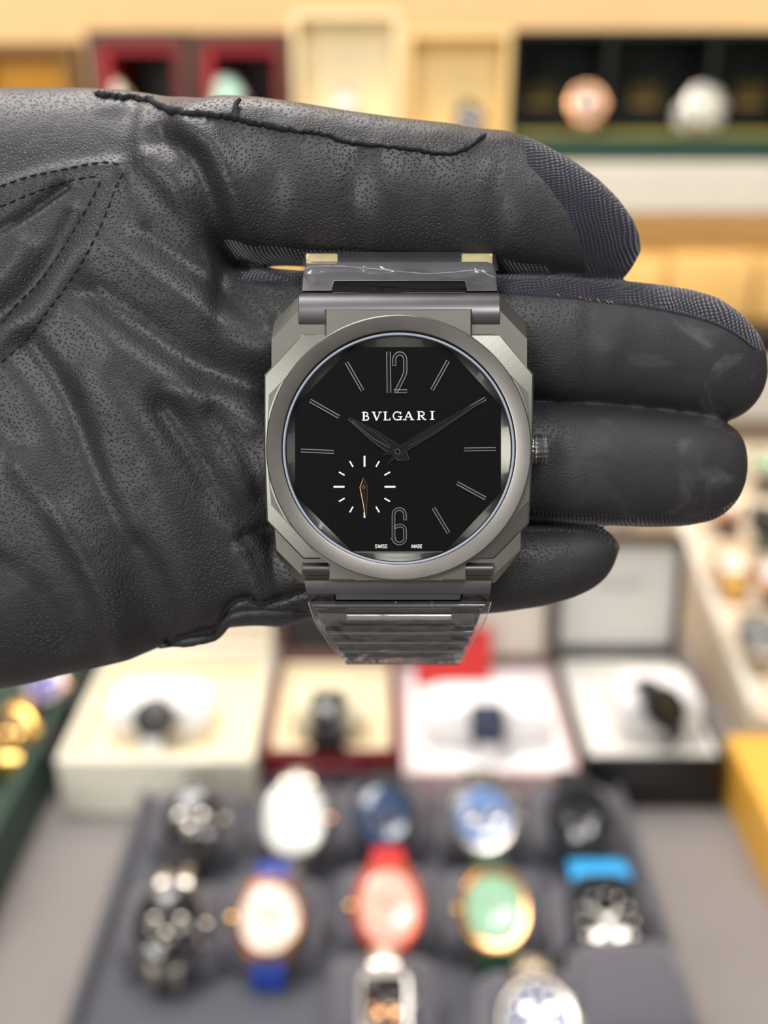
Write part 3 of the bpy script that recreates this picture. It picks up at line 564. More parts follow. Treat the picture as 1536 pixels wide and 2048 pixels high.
    k.inputs['Base Color'].default_value = S(40, 39, 50)
    a = n.new('ShaderNodeAttribute'); a.attribute_name = 'knit'
    ja = n.new('ShaderNodeMath'); ja.operation = 'MULTIPLY_ADD'; ja.inputs[1].default_value = .5; l.new(med.outputs['Fac'], ja.inputs[0]); l.new(a.outputs['Fac'], ja.inputs[2])
    mr = n.new('ShaderNodeMapRange'); mr.inputs[1].default_value = .2; mr.inputs[2].default_value = .32; l.new(ja.outputs[0], mr.inputs[0])
    mx = n.new('ShaderNodeMixShader'); l.new(mr.outputs[0], mx.inputs[0]); l.new(b.outputs[0], mx.inputs[1]); l.new(k.outputs[0], mx.inputs[2])
    l.new(mx.outputs[0], n['Material Output'].inputs['Surface']); return m
hand = empty('gloved_hand', MC @ Matrix.Translation(HC*.001)); hand['label'] = 'hand in a black leather glove, palm forward, fingers held out to carry the black watch'; hand['category'] = 'gloved hand'
gl = bpy.data.objects.new('glove', me); C.objects.link(gl); gl.parent = hand; me.materials.append(glove_mat())
def HB(mb, name, m, **k):       # mm in the hand frame to metres at the hand
    mb.v = [(v-HC)*.001 for v in mb.v]; return mb.build(name, m, hand, **k)
thread = mat('black_thread', S(18, 18, 20), .8); rawedge = mat('raw_black_edge', S(22, 22, 26), .85, bump=.0003, bscale=3000); tan = mat('tan_thread', S(150, 118, 96), .7); greyth = mat('charcoal_thread', S(58, 56, 64), .8)
def walk(pts, step):
    P = smooth_path(pts, 8); out = [P[0]]; acc = 0
    for a, b in zip(P[:-1], P[1:]):
        L = math.hypot(b[0]-a[0], b[1]-a[1]); 
        if L < 1e-6: continue
        d = step-acc
        while d <= L:
            out.append((a[0]+(b[0]-a[0])*d/L, a[1]+(b[1]-a[1])*d/L)); d += step
        acc = L-(d-step)
    return out
# raw seam along the index finger
def rag(pts, r, name, lift=.2, step=7, amp=3, m=rawedge):
    P = walk(pts, step); n = len(P)
    path = [onhand(x+random.uniform(-1,1)*amp*.5, y+random.uniform(-1,1)*amp, lift) for x, y in P]
    rr = [(r if not callable(r) else r(i/(n-1)))*random.uniform(.7, 1.25)*(.35 if i in (0, n-1) else 1) for i in range(n)]
    mb = MB().tube(path, rr, 9)
    for i in range(0, n-1):      # ragged fibres
        if random.random() < .5:
            p = path[i]; q = p+Vector((random.uniform(-.8,.8), random.uniform(.2,1.0), random.uniform(.1,.6))); mb.tube([p, (p+q)/2+Vector((.1,0,.1)), q], [.07,.05,.02], 4)
    return HB(mb, name, m)
rag([(190,190),(240,194),(290,200),(330,216),(370,226),(420,228),(480,238),(540,252),(600,262)], lambda t: .75-.35*t, 'seam_edge')
rag([(596,261),(650,268),(700,284),(760,292),(820,296),(860,304),(900,306),(935,296),(960,278),(972,266)], .32, 'seam_edge', amp=2)
HB(MB().tube([onhand(474,236,.3), onhand(470,222,.5), onhand(472,208,.8), onhand(480,203,.9)+Vector((0,.3,.2))], [.45,.5,.45,.3], 8), 'thread_end', rawedge)
rag([(332,1290),(360,1276),(385,1269),(430,1257),(447,1225),(470,1204),(495,1198),(520,1210),(560,1196),(612,1182)], .38, 'seam_edge', lift=-.1, amp=1)
# flap below the seam: a rolled welt
wp = [onhand(x, y, -.3) for x, y in walk([(318,1296),(345,1287),(400,1278),(432,1268),(458,1238),(500,1226),(560,1228),(640,1226)], 10)]
HB(MB().tube(wp, [1.0*min(1, .15+i_/6, .15+(len(wp)-1-i_)/6)*random.uniform(.93, 1.07) for i_ in range(len(wp))], 12), 'seam_welt', mat('glove_welt_leather', S(40, 39, 42), .5, bump=.0001, bscale=1500))
# dashed stitching of the thumb gusset
for pts in ([(-60,392),(0,372),(60,352),(120,340),(170,329),(215,324),(240,330)], [(-60,436),(0,413),(60,388),(120,366),(170,355),(205,352)], [(246,345),(232,372),(212,425),(182,490),(140,560),(95,620),(50,680),(0,725),(-50,760)], [(200,362),(182,400),(150,455),(110,520),(70,572),(30,612),(0,650)]):
    P = walk(pts, 7); mb = MB()
    for i in range(0, len(P)-2, 3): mb.tube([onhand(*P[i], .02), onhand(*P[i+1], .16), onhand(*P[i+2], .02)], [.1,.17,.1], 7)
    HB(mb, 'stitching', thread)
# looped overlock stitches
def loops(pts, name, m, step=9, h=7, r=.13, skip=0):
    P = walk(pts, step); mb = MB()
    for i in range(len(P)-1):
        if random.random() < skip: continue
        x, y = P[i]; a = onhand(x, y-h, .05); b_ = onhand(x+step*.7, y+h, .05); c_ = onhand(x+step*.35, y, .35); mb.tube([a, c_, b_], [r*.7, r, r*.7], 6)
    return HB(mb, name, m)
loops([(1000,583),(1100,590),(1200,600),(1300,614),(1400,636),(1465,664),(1512,700)], 'overlock_stitching', greyth, 7, 5)
loops([(1105,590),(1145,594),(1190,601),(1245,607)], 'overlock_stitching', tan, 9, 3, .12, .5)['label'] = 'tan thread knots'
loops([(1068,1028),(1150,1033),(1250,1038),(1350,1040),(1410,1034),(1450,1018)], 'overlock_stitching', greyth, 8, 7, .14)
loops([(1050,1052),(1110,1056),(1160,1058),(1200,1066)], 'overlock_stitching', greyth, 8, 5, .12)
loops([(480,520),(520,535),(560,548),(600,560)], 'overlock_stitching', greyth, 7, 7, .16)
# sleeve beyond the frame
M_ = Matrix.Translation(K(-360, 830, 176)-Vector((0,0,0))) @ Matrix.Rotation(R(-90), 4, 'Y')
mb = MB(); rings = []
for z, rx, ry in ((0, 31, 42), (6, 33, 45), (60, 35, 47), (140, 39, 50), (220, 42, 53)):
    rings.append([(rx*math.cos(2*math.pi*j/32), ry*math.sin(2*math.pi*j/32), z) for j in range(32)])
mb.loft(rings, M=M_); HB(mb, 'sleeve', mat('black_knit_sleeve', S(24, 24, 28), .9, bump=.0004, bscale=500))
# ---------------- the watch in the hand ----------------
D0 = 148.0; WC = K(797, 897, D0)
wt = empty('wristwatch', MC @ Matrix.Translation(WC*.001))
tag(wt, 'black octagonal wristwatch with round bezel held across the gloved fingers', 'watch')
def WB(mb, name, m, parent=None, **k):
    mb.v = [(v-WC)*.001 for v in mb.v]; return mb.build(name, m, parent or wt, **k)
def ti(name, col, rough, metal=1, grain=0):
    m, n, l, b = nodes(name); tc = n.new('ShaderNodeTexCoord'); nz = n.new('ShaderNodeTexNoise'); nz.inputs['Scale'].default_value = 5000; nz.inputs['Detail'].default_value = 2
    l.new(tc.outputs['Object'], nz.inputs['Vector']); bp = n.new('ShaderNodeBump'); bp.inputs['Distance'].default_value = .000012; bp.inputs['Strength'].default_value = grain; l.new(nz.outputs['Fac'], bp.inputs['Height']); l.new(bp.outputs[0], b.inputs['Normal'])
    n2 = n.new('ShaderNodeTexNoise'); n2.inputs['Scale'].default_value = 160; n2.inputs['Detail'].default_value = 5; l.new(tc.outputs['Object'], n2.inputs['Vector'])
    mr = n.new('ShaderNodeMapRange'); mr.inputs[3].default_value = rough-.05; mr.inputs[4].default_value = rough+.06; l.new(n2.outputs['Fac'], mr.inputs[0]); l.new(mr.outputs[0], b.inputs['Roughness'])
    b.inputs['Base Color'].default_value = col; b.inputs['Metallic'].default_value = metal; MATS[name] = m; return m
casem = ti('sandblasted_dark_ceramic', S(128, 127, 120), .40, 1, .6); bezm = ti('satin_dark_bezel', S(132, 128, 124), .36, 1, .4); linkm = ti('satin_dark_links', S(112, 110, 112), .38, 1, .5)
gloss = mat('glossy_black', S(10, 10, 12), .08, coat=.4); dialm = mat('black_lacquer_dial', S(7, 7, 8), .25, var=.02, spec=.2); rimm = mat('polished_marker_edge', S(240, 240, 245), .28, 1)
def poly(pts, d): return [K(x, y, d) for x, y in pts]
def inset(pts, k):
    n = len(pts); out = []
    area_ = sum(pts[i][0]*pts[(i+1) % n][1]-pts[(i+1) % n][0]*pts[i][1] for i in range(n)); sg = 1 if area_ > 0 else -1
    for i in range(n):
        p0, p1, p2 = (Vector(pts[i-1]), Vector(pts[i]), Vector(pts[(i+1) % n])); e1 = (p1-p0).normalized(); e2 = (p2-p1).normalized()
        n1 = Vector((-e1.y, e1.x))*sg; n2 = Vector((-e2.y, e2.x))*sg; bs = (n1+n2); bs = bs/max(.3, bs.length_squared)*2
        q = p1+bs*k; out.append((q.x, q.y))
    return out
def plate(pts, dfront, dback, ch, chd, name, m, scale_back=1, **kw):      # chamfered slab; px outline taken at the chamfer's foot
    s = [poly(inset(pts, ch), dfront), poly(pts, dfront+chd)]
    bk = [K(x, y, dfront+chd) for x, y in pts]; bk = [Vector((v.x, v.y, -dback)) for v in bk]
    cx = sum(v.x for v in bk)/len(bk); cy = sum(v.y for v in bk)/len(bk)
    bk = [Vector((cx+(v.x-cx)*scale_back, cy+(v.y-cy)*scale_back, v.z)) for v in bk]
    s.append(bk); return WB(MB().loft(s), name, m, smooth=False, **kw)
def ring_plate(pts, dfront, dback, ch, chd, name, m, hole=231, cx=797.5, cy=895, slope=.016):      # the same slab with a round opening
    angs = sorted([2*math.pi*j/120 for j in range(120)]+[math.atan2(y-cy, x-cx) % (2*math.pi) for x, y in pts])
    def hit(P, a):
        dx, dy = math.cos(a), math.sin(a); best = 1e9
        for i in range(len(P)):
            (x0, y0), (x1, y1) = P[i], P[(i+1) % len(P)]; ex, ey = x1-x0, y1-y0; den = dx*ey-dy*ex
            if abs(den) < 1e-9: continue
            t_ = ((x0-cx)*ey-(y0-cy)*ex)/den; u_ = ((x0-cx)*dy-(y0-cy)*dx)/den
            if t_ > 0 and -1e-6 <= u_ <= 1+1e-6: best = min(best, t_)
        return best
    ins = inset(pts, ch); kk = [hit(pts, a) for a in angs]; ki = [min(hit(ins, a), q) for a, q in zip(angs, kk)]
    mk = lambda rr, d: [K(cx+r*math.cos(a), cy+r*math.sin(a), d+max(0, r-hole)*slope) for r, a in zip(rr, angs)]
    bk = [Vector((v.x, v.y, -dback)) for v in mk(kk, dfront+chd)]; hl = [hole]*len(angs)
    return WB(MB().loft([mk(ki, dfront), mk(kk, dfront+chd), bk, [Vector((v.x, v.y, -dback)) for v in mk(hl, dfront)], mk(hl, dfront)], cap=False, closed=True), name, m, smooth=False)
OCT_B = [(543,724),(543,676),(597,592),(1001,592),(1054,676),(1054,724),(1054,800),(1052,1000),(1041,1066),(1041,1106),(987,1160),(603,1160),(553,1106),(553,1066),(541,1000),(543,800)]
fr1 = [(543,678),(597,622),(1001,622),(1054,678),(1054,800),(1042,1000),(1041,1100),(987,1150),(603,1150),(553,1100),(545,1000),(543,800)]
fr2 = [(549,643),(597,592),(1001,592),(1050,643),(1055,800),(1044,1000),(1042,1108),(989,1166),(601,1166),(551,1108),(544,1000),(542,800)]
WB(MB().loft([poly(fr1, 150.3), poly(fr2, 152.2), [Vector((v.x*.985, v.y, -153.4)) for v in poly(fr2, 152.2)]]), 'case_body', casem, smooth=False)
# corner facets (sloping away towards the bracelet)
ring_plate([(528,750),(604,668),(1000,668),(1067,748),(1066,900),(1058,1047),(988,1118),(606,1118),(533,1042),(528,900)], 149.1, 150.6, 3, .25, 'middle_case', casem)
ring_plate([(690,630),(902,630),(1056,786),(1062,900),(1057,1001),(948,1116),(883,1160),(712,1160),(639,1116),(543,1010),(532,900),(538,790)], 148.7, 149.3, 2, .15, 'upper_case', casem)
plate([(650,618),(944,618),(944,676),(650,676)], 149.0, 152, 3, .5, 'lug_block', casem)
plate([(656,1100),(934,1100),(934,1161),(656,1161)], 149.4, 152, 3, .4, 'lug_block', casem)
def disc(prof, cx=797.5, cy=895, n=128):       # prof: radius px, depth mm (closed ring)
    rings = []
    for r, d in prof: rings.append([K(cx+r*math.cos(2*math.pi*j/n), cy+r*math.sin(2*math.pi*j/n), d) for j in range(n)])
    return rings
WB(MB().loft(disc([(265,149.2),(265.5,148.1),(263.5,147.9),(237,148.15),(234.5,148.22),(232,148.5)]), cap=False), 'bezel', bezm, ang=30)
WB(MB().loft(disc([(232.5,148.6),(232,148.3),(230.8,148.2),(228.5,148.2),(227.4,148.3),(226.8,148.7)], cy=897.5), cap=False), 'gasket_ring', mat('pale_gasket', S(150, 156, 172), .45), ang=60)
WB(MB().loft(disc([(235,148.35),(234.6,148.2),(233,148.22),(232.5,148.5)], cy=896), cap=False), 'bezel_groove', gloss)
OD = [(703,694),(895,694),(1002,812),(1002,985),(890,1104),(705,1104),(590,990),(590,812)]
# rehaut: round above, octagonal below
n = 160; top = []; bot = []
def oct_at(a):
    cx, cy = 797, 898; dx, dy = math.cos(a), math.sin(a); best = 1e9
    for i in range(8):
        (x0, y0), (x1, y1) = OD[i], OD[(i+1) % 8]; ex, ey = x1-x0, y1-y0; den = dx*ey-dy*ex
        if abs(den) < 1e-9: continue
        t_ = ((x0-cx)*ey-(y0-cy)*ex)/den; u_ = ((x0-cx)*dy-(y0-cy)*dx)/den
        if t_ > 0 and -1e-6 <= u_ <= 1+1e-6: best = min(best, t_)
    return cx+dx*best, cy+dy*best
rings = [[], [], []]
for j in range(n):
    a = 2*math.pi*j/n; rings[0].append(K(797.5+228*math.cos(a), 898+228*math.sin(a), 148.5)); x, y = oct_at(a); x2, y2 = 797.5+224*math.cos(a), 898.5+224*math.sin(a)
    rings[1].append(K(x2, y2, 148.9)); rings[2].append(K(x, y, 149.5))
WB(MB().loft(rings, cap=False), 'rehaut', casem, ang=25)
plate([(x+(6 if x > 797 else -6), y+(6 if y > 897 else -6)) for x, y in OD], 149.5, 149.9, 0, .01, 'dial', dialm)
mb = MB(); mb.loft(disc([(229,148.45),(228,148.35),(150,148.2),(60,148.18),(.2,148.18)], cy=898)); 
gm, gn, gll, gb = nodes('sapphire_crystal')
tr = gn.new('ShaderNodeBsdfTransparent'); go = gn.new('ShaderNodeBsdfGlossy'); go.inputs['Roughness'].default_value = .04; go.inputs['Color'].default_value = (.8, .85, 1, 1)
fr = gn.new('ShaderNodeFresnel'); fr.inputs['IOR'].default_value = 1.14; mx = gn.new('ShaderNodeMixShader'); gll.new(fr.outputs[0], mx.inputs[0]); gll.new(tr.outputs[0], mx.inputs[1]); gll.new(go.outputs[0], mx.inputs[2]); gll.new(mx.outputs[0], gn['Material Output'].inputs['Surface'])
WB(mb, 'crystal', gm)
# markers: black raised bodies with polished edges
def stroke(path, w_, cap='flat'):
    n = len(path); Lf = []; Rt = []
    for i in range(n):
        p = Vector(path[i]); a = (p-Vector(path[i-1])).normalized() if i else None; b_ = (Vector(path[i+1])-p).normalized() if i < n-1 else None
        t_ = ((a or b_)+(b_ or a)).normalized(); nn = Vector((-t_.y, t_.x)); k = w_/2/max(.5, nn.dot(Vector((-(a or b_).y, (a or b_).x)))); Lf.append(p+nn*k); Rt.append(p-nn*k)
    return [tuple(q) for q in Lf]+[tuple(q) for q in reversed(Rt)], Lf, Rt
def marker(path, w_, name, r=.064, d=149.2, rim=rimm):
    out, Lf, Rt = stroke(path, w_); mb = MB(); n = len(Lf); vs = []; fs = []
    for dd in (d, d+.28):
        vs += [K(q[0], q[1], dd) for q in Lf]+[K(q[0], q[1], dd) for q in Rt]
    for i in range(n-1): fs += [(i, i+1, n+i+1, n+i), (2*n+i, 3*n+i, 3*n+i+1, 2*n+i+1), (i, 2*n+i, 2*n+i+1, i+1), (n+i, n+i+1, 3*n+i+1, 3*n+i)]
    fs += [(0, n, 3*n, 2*n), (n-1, 3*n-1, 4*n-1, 2*n-1)]
    mb.add(vs, fs); o = WB(mb, name, gloss)
    e_ = MB().tube([K(q[0], q[1], d) for q in out], r, 6, closed=True); e_.v = [(v-WC)*.001 for v in e_.v]; ed = e_.build('polished_edge', rim, o); return o
for a, b_ in (((693,725),(725,781)), ((896,722),(864,780)), ((620,801),(678,834)), ((971,797),(913,831)), ((602,901),(668,904)), ((928,899),(991,898)), ((914,966),(971,997)), ((867,1016),(897,1066))):
    marker([a, b_], 6, 'hour_marker')
marker([(777,704),(778,786)], 7.5, 'numeral_one', .065)
def arc(cx, cy, rx, ry, a0, a1, n=10): return [(cx+rx*math.cos(R(a0+(a1-a0)*i/n)), cy-ry*math.sin(R(a0+(a1-a0)*i/n))) for i in range(n+1)]
marker([(788.5,731),(788.5,722)]+arc(799.5,720,11,13,180,0,12)+[(810.5,744),(808,752),(796,776),(792,783)], 6.5, 'numeral_two', .065); marker([(788,782.5),(814,782.5)], 6, 'numeral_two_foot', .06)
marker([(810,1040),(810,1033)]+arc(798.5,1030,11.5,12,0,180,12)+[(787,1050),(787,1076)]+arc(798.5,1076,11.5,11,180,360,12)+[(810,1062)]+arc(799.5,1060,10.5,9,0,150,10), 5.5, 'numeral_six', .06)
# white print
prnt = mat('white_print', S(240, 242, 244), .5)
def flat(strokes, d=149.46):
    mb = MB()
    for x0, y0, x1, y1, wd in strokes:
        a = Vector((x0, y0)); b_ = Vector((x1, y1)); t_ = (b_-a).normalized(); nn = Vector((-t_.y, t_.x))*wd/2; q = [a+nn, b_+nn, b_-nn, a-nn]
        mb.loft([[K(p.x, p.y, d) for p in q], [K(p.x, p.y, d+.04) for p in q]])
    return mb
def letter(ch, x, y, w_, h):        # x, y lower left; strokes in px
    T_, t_, s_ = 3.4, 1.5, 1.6
    def E(pts, wd): return [(x+a[0]*w_, y-a[1]*h, x+b_[0]*w_, y-b_[1]*h, wd) for a, b_ in zip(pts[:-1], pts[1:])]
    def serif(cx, cy, wd=.42): return [(x+(cx-wd/2)*w_, y-cy*h, x+(cx+wd/2)*w_, y-cy*h, s_)]
    bow = lambda x0, yb, yt, rx: [(x0, yt)]+[(x0+rx*math.cos(R(90-k*18)), (yb+yt)/2+(yt-yb)/2*math.sin(R(90-k*18))) for k in range(11)]+[(x0, yb)]
    if ch == 'B': return E([(.25,0),(.25,1)], T_)+E(bow(.45,.52,.97,.38), 2.2)+E(bow(.5,.03,.52,.45), 2.4)+E([(0,.97),(.45,.97)], s_)+E([(0,.03),(.5,.03)], s_)+E([(.25,.52),(.5,.52)], t_)
    if ch == 'V': return E([(.1,1),(.5,0)], T_)+E([(.9,1),(.5,0)], 1.8)+serif(.12,.97)+serif(.9,.97)
    if ch == 'L': return E([(.25,0),(.25,1)], T_)+serif(.25,.97,.55)+E([(0,.03),(.95,.03)], s_)+E([(.93,0),(.93,.27)], 1.6)
    if ch == 'G': return E([(.92,.72),(.8,.9),(.5,.99),(.22,.86),(.06,.5),(.22,.14),(.5,.01),(.88,.1)], 2.3)+E([(.9,.0),(.9,.42)], 3)+serif(.86,.42,.5)+E([(.93,.7),(.93,.98)], 1.4)
    if ch == 'A': return E([(.08,0),(.5,1)], 1.8)+E([(.5,1),(.92,0)], T_)+E([(.25,.35),(.72,.35)], t_)+serif(.08,.03)+serif(.92,.03)
    if ch == 'R': return E([(.22,0),(.22,1)], T_)+E(bow(.45,.48,.97,.4), 2.3)+E([(0,.97),(.45,.97)], s_)+E([(.22,.48),(.5,.48)], t_)+E([(.48,.48),(.9,.02)], 3)+serif(.22,.03)+serif(.95,.03,.3)
    if ch == 'I': return E([(.5,0),(.5,1)], T_)+serif(.5,.97,1)+serif(.5,.03,1)
mb = MB(); sk = []
for ch, x, w_ in (('B',724,14),('V',745,17),('L',767,14),('G',785,18),('A',808,18),('R',834,17),('I',860,9)):
    y = 841-(x-724)*.012; sk += letter(ch, x, y, w_, 17)
WB(flat(sk), 'brand_lettering', prnt, smooth=False)
def small(ch, x, y, w_, h):
    def E(pts): return [(x+a[0]*w_, y-a[1]*h, x+b_[0]*w_, y-b_[1]*h, 1.1) for a, b_ in zip(pts[:-1], pts[1:])]
    return {'S': E([(1,.85),(.7,1),(.3,1),(0,.78),(.2,.55),(.8,.45),(1,.22),(.7,0),(.3,0),(0,.15)]), 'W': E([(0,1),(.25,0),(.5,.9),(.75,0),(1,1)]), 'I': E([(.5,0),(.5,1)]), 'M': E([(0,0),(.05,1),(.5,.1),(.95,1),(1,0)]),
      'A': E([(0,0),(.5,1),(1,0)])+E([(.2,.35),(.8,.35)]), 'D': E([(0,0),(0,1),(.5,1),(.95,.7),(.95,.3),(.5,0),(0,0)]), 'E': E([(1,1),(0,1),(0,0),(1,0)])+E([(0,.52),(.85,.52)])}[ch]
sk = []
for ch, x, w_ in (('S',750.5,4),('W',756,6),('I',763,1.5),('S',765.5,3.8),('S',770.5,3.8),('M',823.5,5.2),('A',830,4.6),('D',836,3.8),('E',841.2,3)): sk += small(ch, x, 1096, w_, 7)
WB(flat(sk), 'origin_lettering', prnt, smooth=False)
for k in range(12):
    a = R(30*k); cx, cy = 729, 973.5; r0, r1, wd = (40, 62, 3.6) if k % 3 == 0 else (46, 59, 2.8)
    if k == 6: r0 = 51
    WB(flat([(cx+r0*math.sin(a), cy-r0*math.cos(a), cx+r1*math.sin(a), cy-r1*math.cos(a), wd)]), 'seconds_tick', prnt, smooth=False)
# hands
def hand_part(pts, d, name, inner=None, m=gloss):
    mb = MB(); mb.loft([poly(pts, d), poly(pts, d+.12)]); o = WB(mb, name, m, smooth=False)
    e_ = MB().tube(poly(pts, d), .028, 5, closed=True); e_.v = [(v-WC)*.001 for v in e_.v]; e_.build('polished_edge', MATS['dark_hand_edge'], o)
    if inner:
        e_ = MB().tube(poly(inner, d), .03, 5, closed=True); e_.v = [(v-WC)*.001 for v in e_.v]; e_.build('polished_edge', MATS['dark_hand_edge'], o)
mat('dark_hand_edge', S(90, 90, 94), .45, 1); mat('gold_hand_edge', S(226, 168, 120), .25, 1)
def along(c, tip, prof):
    c = Vector(c); t_ = (Vector(tip)-c); L = t_.length; t_ /= L; nn = Vector((-t_.y, t_.x)); return [tuple(c+t_*a*L+nn*b_) for a, b_ in prof]
hc = (795, 903.5)
hand_part(along(hc, (697,836), [(-.24,0),(-.1,13),(.45,11),(1,2.5),(1,-2.5),(.45,-11),(-.1,-13)]), 149.0, 'hour_hand', along(hc, (697,836), [(.15,2),(.45,6),(.93,.8),(.93,-.8),(.45,-6),(.15,-2)]))
hand_part(along(hc, (966,800), [(-.16,11),(-.03,8),(.4,8.5),(1,1.6),(1,-1.6),(.4,-8.5),(-.03,-8),(-.16,-11),(-.06,0)]), 148.8, 'minute_hand', along(hc, (966,800), [(.12,2),(.42,5),(.95,.6),(.95,-.6),(.42,-5),(.12,-2)]))
WB(MB().loft(disc([(6,148.85),(6,148.65),(3.5,148.62),(.1,148.66)], *hc, n=32)), 'hand_hub', mat('dark_hub', S(30, 30, 32), .2, .8)); WB(MB().tube([K(hc[0]+5*math.cos(a/16*math.pi), hc[1]+5*math.sin(a/16*math.pi), 148.62) for a in range(32)], .06, 6, closed=True), 'hub_ring', MATS['gold_hand_edge'])
sh = [(727,955),(735,972),(735,985),(733,1030),(730,1031),(727,1010),(720,975)]
o = WB(MB().loft([poly(sh, 149.15), poly(sh, 149.25)]), 'seconds_hand', gloss, smooth=False)
e_ = MB().tube(poly(sh, 149.15), .03, 5, closed=True); e_.v = [(v-WC)*.001 for v in e_.v]; e_.build('polished_edge', MATS['gold_hand_edge'], o)
WB(MB().tube([K(727+2.8*math.cos(a/10*math.pi), 974+2.8*math.sin(a/10*math.pi), 149.1) for a in range(20)], .07, 6, closed=True), 'seconds_hub', MATS['gold_hand_edge'])
# crown
mb = MB(); cxm = K(1062, 900, 151.0); prof = [(0, 27), (4, 27), (5, 29), (10, 31), (12, 28), (15, 31.5), (18, 28), (20, 31.5), (24, 28), (26, 31), (31, 29), (33, 26), (33.2, .1)]
rings = []
for xx, rr in prof:
    ring = []
    for j in range(96):
        a = 2*math.pi*j/96; fl = 1-.05*(j % 6 in (0, 1)); r_ = rr*151/FP*fl; ring.append(cxm+Vector((xx*151/FP, r_*math.cos(a), r_*.62*math.sin(a))))
    rings.append(ring)
WB(mb.loft(rings), 'crown', ti('crown_black', S(130, 130, 132), .35), ang=35)
# bracelet: path of (y px, depth mm, half width px at that depth), links across x
CX = 798
def link(y0, y1, d0, d1, xa, xb, th, name, m, parent=None, cx=None, r=.25, bend=0):
    # bar between y0 (far edge) and y1, front face from depth d0 to d1
    mb = MB(); n = 8; ring0 = []; prof = []
    for i in range(n+1):
        t_ = i/n; y = y0+(y1-y0)*t_; d = d0+(d1-d0)*t_-bend*math.sin(math.pi*t_); prof.append((y, d))
    L_, R_ = [], []
    for (y, d) in prof: L_.append(K(xa, y, d)); R_.append(K(xb, y, d))
    dn = [Vector((0, 0, -th))]*(n+1)
    ringL = L_+[v+dn[0] for v in reversed(L_)]; ringR = R_+[v+dn[0] for v in reversed(R_)]
    mb.loft([ringL, ringR]); return WB(mb, name, m, parent, bevel=.00012 if not bend else .0001, seg=2, ang=50)
# upper end link: barrel with two ends
bar = WB(MB().loft([[K(xx, 627-44*math.cos(a), 153.4-3.6*math.sin(a)) if 0 <= a <= math.pi else None for a in [math.pi*k/16 for k in range(17)]]+[K(xx, 665, 154.5), K(xx, 590, 154.5)] for xx in (597, 1000)]), 'end_link', linkm, bevel=.0001)
link(560, 586, 153.6, 152.2, 664, 934, 1.2, 'center_link', gloss)
# next link: bridge and two arms
mb = MB()
pts = [(612,528),(624,523),(975,523),(988,528),(993,545),(995,582),(934,582),(930,562),(668,562),(664,582),(603,582),(606,545)]
fr_ = [K(x, y, 152.3+(582-y)*.045) for x, y in pts]; WB(MB().loft([fr_, [v+Vector((0,0,-1.6)) for v in fr_]]), 'bracelet_link', linkm, bevel=.00012, smooth=True)
link(505, 528, 157.5, 155.0, 618, 984, 1.5, 'bracelet_link', linkm, bend=.3)
link(507, 527, 156.6, 154.7, 612, 675, .5, 'warm_glimpse_pad', mat('warm_glimpse_yellow', S(232, 214, 160), .35))['label'] = 'pale yellow pad imitating the warm glow between links'  # added pads; their yellow stands for warm light showing between the links
link(507, 528, 156.6, 154.7, 923, 985, .5, 'warm_glimpse_pad', MATS['warm_glimpse_yellow'])['label'] = 'pale yellow pad imitating the warm glow between links'
for k in range(4): link(500-k*4, 512-k*4, 162+k*3.5, 158.6+k*3.5, 622, 980, 1.5, 'bracelet_link', linkm)
# lower end link and following links
WB(MB().loft([[K(xx, 1120+36*(1-math.cos(a))/2*1.0, 152.4-3.0*math.sin(a)) for a in [math.pi*k/14 for k in range(15)]]+[K(xx, 1156, 154.5), K(xx, 1120, 154.5)] for xx in (604, 987)]), 'end_link', linkm, bevel=.0001)
def trap(y0, y1, a0, b0, a1, b1, d0, d1, th, name, m, bend=0):
    n = 6; top_ = []; 
    rl = []; rr = []
    for i in range(n+1):
        t_ = i/n; y = y0+(y1-y0)*t_; d = d0+(d1-d0)*t_-bend*math.sin(math.pi*t_); rl.append(K(a0+(a1-a0)*t_, y, d)); rr.append(K(b0+(b1-b0)*t_, y, d))
    dn = Vector((0, 0, -th)); return WB(MB().loft([rl+[v+dn for v in reversed(rl)], rr+[v+dn for v in reversed(rr)]]), name, m, bevel=.0001, ang=50)
trap(1154, 1188, 606, 985, 613, 981, 151.7, 151.8, 2, 'bracelet_link', linkm, .2)
trap(1187, 1200, 670, 923, 672, 920, 152.5, 152.7, 2, 'center_link', linkm)
trap(1187, 1206, 613, 669, 618, 671, 153.0, 154.0, 2, 'link_arm', linkm); trap(1187, 1206, 924, 980, 921, 976, 153.0, 154.0, 2, 'link_arm', linkm)
pol = ti('polished_black_link', S(158, 160, 166), .22, 1); 
ys = [(1208,1219,622,974,154.2),(1225,1254,634,962,156.2),(1262,1274,650,950,159.8),(1282,1292,662,940,162.6),(1299,1308,674,932,166),(1312,1320,684,925,169.5)]
